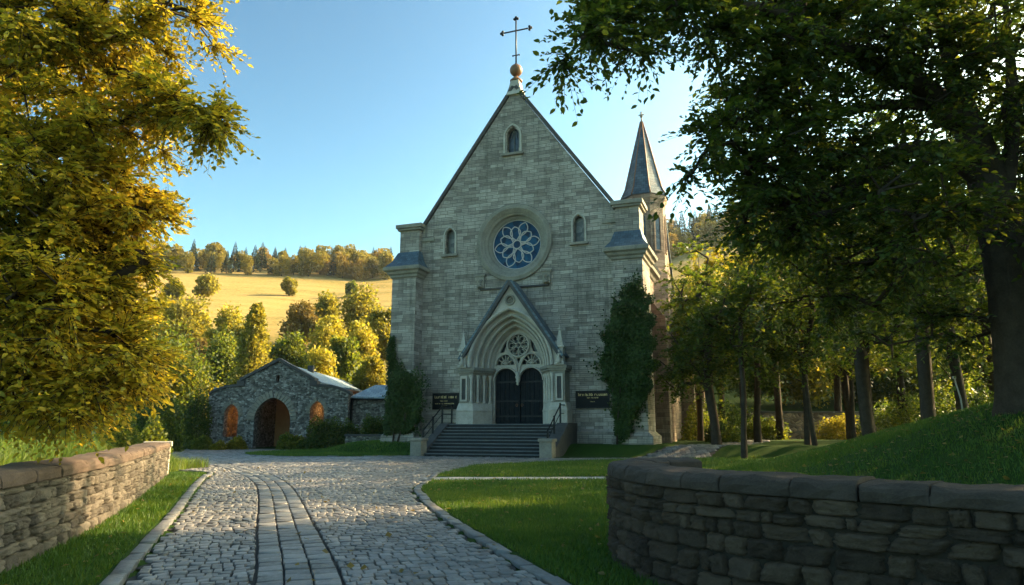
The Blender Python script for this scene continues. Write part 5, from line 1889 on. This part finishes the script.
GT = [
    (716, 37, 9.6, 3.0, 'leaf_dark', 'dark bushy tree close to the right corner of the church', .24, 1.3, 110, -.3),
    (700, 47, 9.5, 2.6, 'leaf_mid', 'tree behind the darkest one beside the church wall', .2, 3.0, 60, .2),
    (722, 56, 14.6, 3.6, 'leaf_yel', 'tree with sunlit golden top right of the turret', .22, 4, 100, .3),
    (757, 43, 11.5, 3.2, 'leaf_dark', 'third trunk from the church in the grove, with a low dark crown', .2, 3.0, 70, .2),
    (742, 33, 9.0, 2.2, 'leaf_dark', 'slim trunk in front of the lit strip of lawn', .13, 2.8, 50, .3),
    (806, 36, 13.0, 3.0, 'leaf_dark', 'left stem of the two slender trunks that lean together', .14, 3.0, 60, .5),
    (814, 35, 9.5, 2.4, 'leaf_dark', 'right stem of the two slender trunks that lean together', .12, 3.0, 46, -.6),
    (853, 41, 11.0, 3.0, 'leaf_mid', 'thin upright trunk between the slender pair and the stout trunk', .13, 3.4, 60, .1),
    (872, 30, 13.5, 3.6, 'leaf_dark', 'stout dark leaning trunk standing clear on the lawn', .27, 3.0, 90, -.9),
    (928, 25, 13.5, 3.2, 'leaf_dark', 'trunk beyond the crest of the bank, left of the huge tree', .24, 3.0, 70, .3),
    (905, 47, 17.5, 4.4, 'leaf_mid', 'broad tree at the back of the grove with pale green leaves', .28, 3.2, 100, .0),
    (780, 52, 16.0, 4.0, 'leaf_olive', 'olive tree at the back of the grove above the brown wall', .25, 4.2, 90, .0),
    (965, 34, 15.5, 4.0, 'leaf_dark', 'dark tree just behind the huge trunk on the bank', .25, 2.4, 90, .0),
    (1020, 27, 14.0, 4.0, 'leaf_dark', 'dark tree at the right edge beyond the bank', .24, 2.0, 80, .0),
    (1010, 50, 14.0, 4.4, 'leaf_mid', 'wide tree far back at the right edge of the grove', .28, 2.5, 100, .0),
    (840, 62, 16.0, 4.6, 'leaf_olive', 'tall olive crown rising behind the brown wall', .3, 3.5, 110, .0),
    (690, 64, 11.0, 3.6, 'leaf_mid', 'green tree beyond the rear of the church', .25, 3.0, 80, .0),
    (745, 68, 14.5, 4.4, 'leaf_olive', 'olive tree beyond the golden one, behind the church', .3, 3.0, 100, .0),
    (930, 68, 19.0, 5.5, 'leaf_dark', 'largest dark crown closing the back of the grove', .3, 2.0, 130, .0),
    (1230, 40, 19.0, 5.4, 'leaf_dark', 'very tall dark shade tree added outside the frame at the back of the grove', .3, 1.0, 130, .0),  # unseen, added to shade the road
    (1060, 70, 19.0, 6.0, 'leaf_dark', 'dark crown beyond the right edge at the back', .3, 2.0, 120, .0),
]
GT += [  # those outside the frame are added to shade bank, lawn and road
    (1190, 18, 12.0, 4.6, 'leaf_dark', 'dark shade tree added just outside the right edge, higher on the bank', .3, .6, 120, .0),
    (1500, 10.5, 11.0, 4.6, 'leaf_dark', 'second dark shade tree added outside the right edge on the bank', .3, .4, 120, .0),
    (1150, 25, 15.5, 4.8, 'leaf_dark', 'third dark shade tree added outside the right edge, beyond the bank', .3, .8, 120, .0),
    (1130, 36, 18.0, 5.0, 'leaf_dark', 'fourth dark shade tree added outside the right edge, deep in the grove', .3, 2.5, 120, .0),
    (1000, 40, 13.5, 4.2, 'leaf_mid', 'mid green tree in the middle of the grove near the right edge', .25, 2.5, 110, .0),
    (1420, 14.5, 11.5, 4.6, 'leaf_dark', 'dark shade tree added outside the frame between the second and third ones', .3, .4, 120, .0),
    (2200, 9.0, 11.0, 4.8, 'leaf_dark', 'far outlying dark shade tree added outside the frame at right', .3, .4, 120, .0),
    (3000, 4.2, 9.0, 4.2, 'leaf_dark', 'dark shade tree added beside the viewpoint, outside the frame', .3, .4, 120, .0),
    (1330, 21, 12.5, 4.8, 'leaf_dark', 'tall dark shade tree added outside the frame behind the bank', .3, .6, 120, .0),
    (1900, 7.5, 10.0, 4.4, 'leaf_dark', 'last dark shade tree added outside the right edge, nearest the curved wall', .3, .4, 120, .0),
    (850, 50, 17.0, 4.2, 'leaf_dark', 'dark crown above the left part of the stout leaning trunk', .25, 3.0, 110, .0),
]
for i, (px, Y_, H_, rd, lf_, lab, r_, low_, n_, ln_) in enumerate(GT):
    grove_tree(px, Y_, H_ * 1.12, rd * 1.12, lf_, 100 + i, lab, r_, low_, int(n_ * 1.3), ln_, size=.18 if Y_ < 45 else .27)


# ------------------------------------------------------------------ trees on the slope behind the gatehouse
def slope_tree(px, ptop, hw, Y, leaf, label, seed, shape='round', name='broadleaf_tree', low=.0, dens=1.0, cat='tree', group='trees and shrubs on the slope behind the gatehouse'):
    top = at(px, ptop, Y)
    x = top.x; zb_ = hz(x, Y); H = top.z - zb_
    hwm = hw / F * Y * (1.0 if shape == 'cone' else 1.25)
    base = (x, Y, zb_ - .1)
    rg = np.random.default_rng(seed)
    root = empty(name, base, 0, label, cat, group)
    Ps = []; Ds = []
    nl = int((26 if shape == 'cone' else 20) * max(1, dens))
    ntot = int(7500 * dens)
    lumps = []
    for q in range(nl):
        if shape == 'cone':
            t = (q + .5) / nl
            rr = hwm * (1 - t) ** .75 * .62; a = q * 2.4 + rg.random()
            lumps.append(((rr * math.cos(a), rr * math.sin(a), H * (.10 + .82 * t)), hwm * (.46 - .30 * t)))
        else:
            d = norm(rg.normal(size=3)); k_ = .62 * rg.random() ** .3
            d[2] = d[2] if d[2] > -.6 else -.6
            lumps.append(((d[0] * hwm * k_, d[1] * hwm * k_, H * .52 + d[2] * H * .40 * k_ / .62), hwm * rg.uniform(.30, .46)))
    for c_, r_ in lumps:
        p_, d_ = rand_in_ell(rg, c_, (r_, r_, r_ * .85), ntot // nl, .55)
        p_ += d_ * (r_ * .22) * rg.normal(size=(len(p_), 1))
        Ps.append(p_); Ds.append(d_)
    P_ = np.concatenate(Ps); D0 = np.concatenate(Ds)
    P_[:, 2] = np.maximum(P_[:, 2], .15)
    D_ = norm(D0 + rg.normal(size=P_.shape) * .7)
    leaf_mesh('crown', P_, D_, norm(D0 + np.array([0, 0, .3]) + rg.normal(size=P_.shape) * .6), .0042 * Y ** .92 * rg.uniform(.6, 1.3, len(P_)) * 1.25, M[leaf], root)
    mb = MB()
    mb.tube([(0, 0, -.4), (.05, 0, H * .3), (-.05, 0, H * .6), (0, 0, H * .85)], .2, 6, rs=[H * .025, H * .02, H * .013, H * .004])
    for c_, r_ in lumps[::2]:
        mb.tube([(0, 0, max(.3, c_[2] * .55)), (c_[0] * .5, c_[1] * .5, c_[2] * .8), c_], .05, 4, rs=[H * .009, H * .006, .02])
    mb.build('trunk', M['bark'], root)
    return root


ST_ = [
    (258, 297, 25, 76, 'leaf_olive', 'pointed yellow green tree rising right behind the gatehouse gable', 'cone', 1.5),
    (331, 313, 19, 92, 'leaf_yel', 'round golden tree above the gatehouse roof, right of centre', 'round', 1.2),
    (362, 285, 20, 112, 'leaf_olive', 'broad olive tree high on the slope next to the church', 'round', 1.2),
    (328, 292, 15, 118, 'leaf_olive', 'small olive tree at the lower edge of the meadow, right part', 'round', 1.0),
    (190, 293, 24, 100, 'leaf_olive', 'wide olive tree at the meadow edge, left part', 'round', 1.2),
    (228, 306, 16, 98, 'leaf_yel', 'golden tree between the wide olive tree and the pointed tree', 'round', 1.0),
    (303, 301, 16, 112, 'leaf_rust', 'brownish tree at the meadow edge above the round golden tree', 'round', 1.0),
    (363, 312, 17, 88, 'leaf_yel', 'golden tree beside the left edge of the church', 'round', 1.1),
    (384, 300, 15, 100, 'leaf_olive', 'olive tree partly hidden by the church corner', 'round', 1.0),
    (322, 346, 20, 73, 'leaf_yel', 'low feathery golden tree directly above the gatehouse roof', 'round', 1.3),
    (372, 352, 16, 70, 'leaf_olive', 'low green tree above the gatehouse wing', 'round', 1.0),
    (172, 325, 42, 57, 'leaf_mid', 'large dark green tree left of the gatehouse', 'round', 2.2),
    (225, 335, 20, 82, 'leaf_mid', 'shaded green tree behind the left slope of the gable', 'round', 1.2),
    (292, 322, 18, 86, 'leaf_mid', 'shaded green tree between the pointed tree and the round golden one', 'round', 1.2),
    (204, 336, 11, 88, 'leaf_rust', 'small rusty brown tree above the large dark tree', 'round', .8),
    (160, 300, 20, 105, 'leaf_yel', 'golden tree partly behind the foreground leaves', 'round', 1.0),
    (130, 312, 26, 80, 'leaf_olive', 'olive tree just right of the foreground leaves', 'round', 1.2),
    (345, 330, 16, 80, 'leaf_mid', 'shaded tree between the round golden tree and the church', 'round', 1.0),
    (250, 318, 18, 96, 'leaf_olive', 'olive tree glimpsed behind the pointed tree', 'round', .9),
    (100, 345, 34, 62, 'leaf_mid', 'green tree behind the left wall and the reeds', 'round', 1.4),
    (205, 372, 20, 58, 'leaf_olive', 'lower olive tree beside the left end of the gatehouse', 'round', 1.2),
    (60, 300, 40, 85, 'leaf_olive', 'olive tree far left, mostly behind the foreground tree', 'round', 1.0),
]
for i, (px, pt, hw, Y_, lf_, lab, shp, dn_) in enumerate(ST_):
    slope_tree(px, pt, hw, Y_, lf_, lab, 300 + i, shp, dens=dn_)
for i, (px, pt, hw, Y_, lf_, lab) in enumerate([(206, 273, 10, 172, 'leaf_olive', 'lone round tree out on the meadow'), (175, 279, 9, 172, 'leaf_olive', 'low bush left of the lone meadow tree'),
                                               (290, 278, 6, 195, 'leaf_olive', 'small bush near the top of the meadow'), (352, 283, 5, 200, 'leaf_mid', 'tiny bush at the top right of the meadow')]):
    slope_tree(px, pt, hw, Y_, lf_, lab, 350 + i, 'round', low=-.1, dens=.8)


# ------------------------------------------------------------------ forest on the ridge
def proto(kind, seed):
    rg = np.random.default_rng(seed)
    root = empty('conifer_tree' if kind == 'c' else 'forest_tree', (0, 0, 0))
    H = 14 if kind == 'c' else 12
    if kind == 'c':
        n = 1500
        t = rg.random(n) ** .8
        a = rg.random(n) * 6.28
        rr = (1 - t) * 2.7 * (.45 + .55 * rg.random(n)) * (1 + .25 * np.sin(t * 50)) + .1
        P = np.stack([rr * np.cos(a), rr * np.sin(a), .8 + t * (H - .8)], 1)
        D = norm(np.stack([np.cos(a), np.sin(a), -.35 + rg.normal(size=n) * .2], 1))
        leaf_mesh('crown', P, D, norm(np.array([[0, 0, 1.]]) + rg.normal(size=P.shape) * .5), 1.0 * (1.05 - t) ** .8 * rg.uniform(.6, 1.2, n), M['needle'], root)
    else:
        n = 2600
        cs = [(rg.normal() * 1.7, rg.normal() * 1.7, H * (.16 + .6 * rg.random())) for _ in range(9)] + [(0, 0, H * .8)]
        Ps = []; Ds = []
        for c_ in cs:
            p_, d_ = rand_in_ell(rg, c_, (2.4, 2.4, 2.4), n // 10, .6)
            Ps.append(p_); Ds.append(d_)
        P = np.concatenate(Ps); D = norm(np.concatenate(Ds) + rg.normal(size=P.shape) * .5)
        leaf_mesh('crown', P, D, norm(np.concatenate(Ds) + rg.normal(size=P.shape) * .7), .8 * rg.uniform(.6, 1.2, len(P)), M['leaf_forest' if seed % 2 else 'leaf_forest_b'], root)
    mb = MB(); mb.tube([(0, 0, -.5), (.05, 0, H * .4), (0, 0, H * .85)], .2, 6, rs=[.25, .18, .05]); mb.build('trunk', M['bark'], root)
    return root


M['leaf_forest'] = leafmat('autumn forest leaves', [(0.17, 0.12, 0.025), (0.30, 0.20, 0.035), (0.42, 0.28, 0.05)], .45, big=.5)
M['leaf_forest_b'] = leafmat('olive forest leaves', [(0.14, 0.13, 0.02), (0.26, 0.21, 0.03), (0.38, 0.28, 0.04)], .45, big=.5)
protos = [proto('b', 1), proto('b', 2), proto('c', 3), proto('b', 4), proto('b', 5), proto('c', 6)]
used = [False] * len(protos)
rg = random.Random(5)


def put_forest(k, x, y, s):
    kind = 'c' if k in (2, 5) else 'b'
    src = protos[k]
    if not used[k]:
        o = src; used[k] = True
    else:
        o = src.copy(); COL.objects.link(o)
        for ch_ in [c_ for c_ in protos_children[k]]:
            d_ = ch_.copy(); COL.objects.link(d_); d_.parent = o
    o.location = (x, y, hz(x, y) - .3)
    o.rotation_euler = (0, 0, rg.random() * 6.28)
    o.scale = (s * rg.uniform(.85, 1.15),) * 2 + (s,)
    side = 'left of' if x < 10 else 'right of'
    if kind == 'c':
        tag(o, 'dark conifer standing in the forest on the ridge ' + side + ' the church', 'conifer', 'conifers in the forest on the ridge')
    else:
        tag(o, ('autumn brown' if k in (0, 4) else 'olive green') + ' leafy tree in the forest on the ridge ' + side + ' the church', 'tree', 'leafy trees in the forest on the ridge')


protos_children = [[c_ for c_ in p_.children] for p_ in protos]
bpy.context.view_layer.update()
protos_children = [[c_ for c_ in bpy.data.objects if c_.parent == p_] for p_ in protos]
cnt = 0
for row, yy in enumerate((252, 260, 270, 282, 296, 312)):
    sp = 7.3 + row * .55
    q = -.60
    while q < .56:
        x = q * yy + rg.uniform(-2, 2); y = yy + rg.uniform(-4, 4) - (6 * math.sin(x * .03) if row == 0 else 0)
        q += sp / yy
        if -.145 < q < .17 and row != 2:
            continue
        if q > .42 and row % 2:
            continue
        pc = .22 + .10 * row * (1 if x < 0 else 1.6)
        k = rg.choice((2, 5)) if rg.random() < min(pc, .8) else rg.choice((0, 1, 3, 4))
        put_forest(k, x, y, rg.uniform(.66, .98) * (1.0 if x < 0 else 1.1) * (.85 if row > 3 else 1)); cnt += 1
print('forest', cnt)

WD = [
    (690, 262, 34, 95, 'leaf_olive', 'olive tree on the right slope seen just beside the turret'), (735, 255, 36, 100, 'leaf_yel', 'golden tree on the right slope beyond the church'),
    (780, 262, 40, 92, 'leaf_mid', 'green tree on the right slope, first of the dark wood'), (825, 255, 42, 98, 'leaf_dark', 'dark tree on the right slope, second of the dark wood'),
    (870, 262, 44, 90, 'leaf_mid', 'green tree on the right slope, behind the stout leaning trunk'), (915, 252, 44, 98, 'leaf_dark', 'dark tree on the right slope, in the middle of the dark wood'),
    (960, 262, 44, 90, 'leaf_mid', 'green tree on the right slope, behind the huge trunk'), (1005, 255, 46, 96, 'leaf_dark', 'dark tree on the right slope, near the right edge'),
    (1060, 262, 46, 90, 'leaf_dark', 'dark tree on the right slope, at the right edge'), (755, 340, 34, 74, 'leaf_dark', 'low dark tree behind the brown wall, at its left end'),
    (805, 348, 32, 72, 'leaf_olive', 'low olive tree behind the brown wall, near its left end'), (850, 345, 34, 74, 'leaf_dark', 'low dark tree behind the middle of the brown wall'),
    (900, 348, 34, 72, 'leaf_mid', 'low green tree behind the right part of the brown wall'), (950, 340, 38, 74, 'leaf_dark', 'low dark tree behind the right end of the brown wall'),
    (1005, 340, 38, 72, 'leaf_dark', 'low dark tree beyond the brown wall near the right edge'),
]
for i, (px, pt, hw, Y_, lf_, lab) in enumerate(WD):
    slope_tree(px, pt, hw, Y_, lf_, lab, 400 + i, 'round', low=-.05, dens=1.3, group='wood on the slope right of the church')


# ------------------------------------------------------------------ the air
m = bpy.data.materials.new('valley haze'); m.use_nodes = True
nt = m.node_tree
nt.nodes.remove(nt.nodes['Principled BSDF'])
pv = nt.nodes.new('ShaderNodeVolumePrincipled')
pv.inputs['Color'].default_value = (0.80, 0.90, 1.0, 1)
pv.inputs['Density'].default_value = 0.00012
pv.inputs['Anisotropy'].default_value = 0.35
nt.links.new(pv.outputs[0], nt.nodes['Material Output'].inputs['Volume'])
mb = MB(); mb.box(-520, 520, -140, 640, -8, 118)
hb = mb.build('haze', m)
tag(hb, 'thin pale haze lying over the valley', 'haze', kind='stuff')

# ------------------------------------------------------------------ shrubs
def gpos(px, py):
    a = (px - 512) / F; b = (292.5 - py) / F; c_, s_ = math.cos(PITCH), math.sin(PITCH)
    d = Vector((a, c_ - b * s_, s_ + b * c_)); t = EYE / -d.z
    return d * t


for i, (px, pt, pb_, hw, Y_, lf_, lab) in enumerate([
    (292, 433, 449, 14, 49, 'leaf_mid', 'rounded green bush right beside the main gatehouse arch'),
    (327, 413, 447, 18, 48.5, 'leaf_dark', 'biggest dark bush in front of the right gatehouse arch'),
    (203, 435, 449, 9, 48.5, 'leaf_mid', 'leftmost small clipped bush in front of the gatehouse'),
    (219, 441, 450, 7, 48, 'leaf_olive', 'tiny yellowish bush second from the left by the gatehouse'),
    (237, 437, 449, 10, 49, 'leaf_olive', 'yellowish clipped bush just left of the main gatehouse arch'),
    (304, 441, 449, 8, 48.4, 'leaf_dark', 'small dark bush between the two bushes right of the main arch'),
    (352, 420, 446, 12, 48.3, 'leaf_dark', 'dark bush in front of the low grey wall, left part'),
    (375, 412, 444, 13, 47.9, 'leaf_dark', 'dark bush behind the low grey wall, right part'),
    (200, 380, 450, 14, 50, 'leaf_dark', 'tall dark shrub covering the left end of the gatehouse'),
    (160, 395, 452, 28, 44, 'leaf_dark', 'wide dark shrub beyond the end of the left wall'),
    (120, 405, 450, 24, 30, 'leaf_mid', 'green shrub rising behind the far part of the left wall'),
    (155, 418, 452, 18, 27, 'leaf_mid', 'low green shrub at the far end of the left wall'),
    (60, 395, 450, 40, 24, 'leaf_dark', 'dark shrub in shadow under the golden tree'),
    (20, 370, 450, 60, 34, 'leaf_dark', 'broad dark shrub far behind the golden tree'),
]):
    top = at(px, pt, Y_); x = top.x; z0 = hz(x, Y_) - .05
    r_ = hw / F * Y_
    bush('bush', (x, Y_, z0), (r_, r_ * .9, (top.z - z0) * .9), int(2200 + 2600 * min(r_, 3)), .10 + .03 * r_ if Y_ > 40 else .11, lf_, lab, 500 + i, 'bushes round the gatehouse' if Y_ > 40 else 'shrubs behind the left wall')


for i, (px, Y_, r_, h_, lf_, lab) in enumerate([
    (705, 50, 1.8, 2.6, 'leaf_mid', 'first undergrowth bush in the grove, against the church flank'), (735, 56, 2.2, 2.8, 'leaf_dark', 'dark undergrowth bush left of the brown wall'),
    (765, 53, 1.6, 1.8, 'leaf_mid', 'low bush in front of the left end of the brown wall'), (838, 54, 1.5, 2.0, 'leaf_yel', 'sunlit yellowish bush in front of the brown wall'),
    (885, 52, 2.2, 2.8, 'leaf_dark', 'dark bush behind the stout leaning trunk'), (915, 46, 2.4, 3.0, 'leaf_mid', 'bush filling the gap right of the stout leaning trunk'),
    (950, 40, 2.2, 2.6, 'leaf_dark', 'dark bush beyond the crest of the bank'), (722, 44, 1.1, 1.3, 'leaf_dark', 'small dark bush near the lit strip of lawn'),
    (985, 36, 2.4, 3.0, 'leaf_dark', 'dark bush beyond the bank at the right'), (1020, 44, 2.6, 3.4, 'leaf_mid', 'bush far back at the right edge'),
]):
    x = (px - 512) / F * Y_ * math.cos(PITCH)
    bush('bush', (x, Y_, hz(x, Y_) - .05), (r_, r_, h_), int(2200 * r_), .15, lf_, lab, 700 + i, 'undergrowth in the grove')


# ------------------------------------------------------------------ grass
def blades(name, P, h, w, mat, lean=.5, kind='stuff', seed=1, seg=1):
    rg_ = np.random.default_rng(seed); n = len(P)
    a = rg_.random(n) * 6.28
    side = np.stack([np.cos(a), np.sin(a), np.zeros(n)], 1)
    ld_ = rg_.random(n) * 6.28
    lv = np.stack([np.cos(ld_), np.sin(ld_), np.zeros(n)], 1) * (lean * rg_.random(n))[:, None]
    h = (h * rg_.uniform(.5, 1.3, n))[:, None]
    if seg == 1:
        V = np.stack([P - side * w, P + side * w, P + lv * h + np.array([0, 0, 1]) * h], 1)
        f = (np.arange(n) * 3)[:, None] + np.array([0, 1, 2])
        fl = [f]
    else:
        mid = P + lv * h * .3 + np.array([0, 0, .6]) * h
        tip = P + lv * h * 1.1 + np.array([0, 0, .9]) * h
        V = np.stack([P - side * w, P + side * w, mid + side * w * .8, mid - side * w * .8, tip], 1)
        b = (np.arange(n) * 5)[:, None]
        fl = [b + np.array([0, 1, 2, 3]), b + np.array([3, 2, 4])]
    o = np_mesh(name, V.reshape(-1, 3), fl, M[mat])
    return tag(o, kind=kind)


rgn = np.random.default_rng(9)
_pv = is_paved
def is_paved(X_, Y_):
    k = _pv(X_, Y_)
    for dx, dy in ((.16, 0), (-.16, 0), (0, .16), (0, -.16), (.17, .17), (-.17, .17), (.17, -.17), (-.17, -.17)):
        k = k | _pv(X_ + dx, Y_ + dy)
    return k
def lawn_pts(n, x0, x1, y0, y1, test, dens_exp=1.2):
    X_ = rgn.uniform(x0, x1, n); u_ = rgn.random(n)
    Y_ = y0 * (y1 / y0) ** u_
    k = test(X_, Y_)
    X_, Y_ = X_[k], Y_[k]
    return np.stack([X_, Y_, hgt(X_, Y_) + .03], 1)


LW = np.array(near_far)
wallx = lambda Y_: np.interp(Y_, LW[:, 1], LW[:, 0])
RFp = [tuple(p) for p in rf] + [tuple(p) for p in innr[::-1]]
P = np.concatenate([
    lawn_pts(150000, -2.6, 6, 5.5, 16, lambda X_, Y_: ~is_paved(X_, Y_) & ~inpoly(X_, Y_, RFp) & (X_ > -2.6)),
    lawn_pts(110000, -3, 12, 15, 34, lambda X_, Y_: ~is_paved(X_, Y_) & (X_ > -2.6)),
    lawn_pts(150000, -11, -2.5, 5, 23, lambda X_, Y_: ~is_paved(X_, Y_) & (X_ > wallx(Y_) + .02) & (X_ < wallx(Y_) + 2.6)),
    lawn_pts(40000, -16, -4, 35, 50, lambda X_, Y_: inpoly(X_, Y_, ISLAND)),
    lawn_pts(60000, 4, 16, 8, 28, lambda X_, Y_: ~is_paved(X_, Y_) & ~inpoly(X_, Y_, RFp)),
])
o = blades('lawn_grass', P, .055 + .0018 * P[:, 1], .006 + .0004 * P[:, 1:2], 'grassblade', .8, seed=4)
tag(o, 'short mown grass of the lawns and verges', 'grass')
# tall grass behind the left wall
n = 26000
Y_ = rgn.uniform(4.5, 27, n); X_ = wallx(Y_) - .75 - np.abs(rgn.normal(size=n)) * 1.7 - .1
cl = (np.sin(X_ * 3.1 + Y_ * 1.3) + np.sin(Y_ * 2.2 - X_) > -.6)
X_, Y_ = X_[cl], Y_[cl]
P = np.stack([X_, Y_, hgt(X_, Y_)], 1)
o = blades('tall_grass', P, (.42 + .3 * np.clip(np.sin(P[:, 1] * 1.1 + P[:, 0]), 0, 1)), .008, 'tallgrass', .75, seed=6, seg=2)
tag(o, 'tall wild grass growing along the back of the left wall', 'grass')
# fallen leaves on the right bank and the lawn edge
n = 3600
X_ = np.concatenate([rgn.uniform(2.5, 16, n), rgn.uniform(-2.5, 5, 500), rgn.uniform(-11, -1, 900)]); Y_ = np.concatenate([rgn.uniform(6, 30, n), rgn.uniform(7, 26, 500), rgn.uniform(6, 28, 900)])
k = ~inpoly(X_, Y_, RFp) & ((X_ > 2.4) | (~is_paved(X_, Y_)) | (rgn.random(len(X_)) < .22))
X_, Y_ = X_[k], Y_[k]
P = np.stack([X_, Y_, hgt(X_, Y_) + .07], 1)
D = rgn.normal(size=P.shape); D[:, 2] *= .15
Nn = np.array([[0, 0, 1.]]) + rgn.normal(size=P.shape) * .3
o = leaf_mesh('fallen_leaves', P, D, norm(Nn), .09 * rgn.uniform(.6, 1.2, len(P)), M['leaf_rust'])
tag(o, 'brown fallen leaves scattered over the grass', 'leaves', kind='stuff')
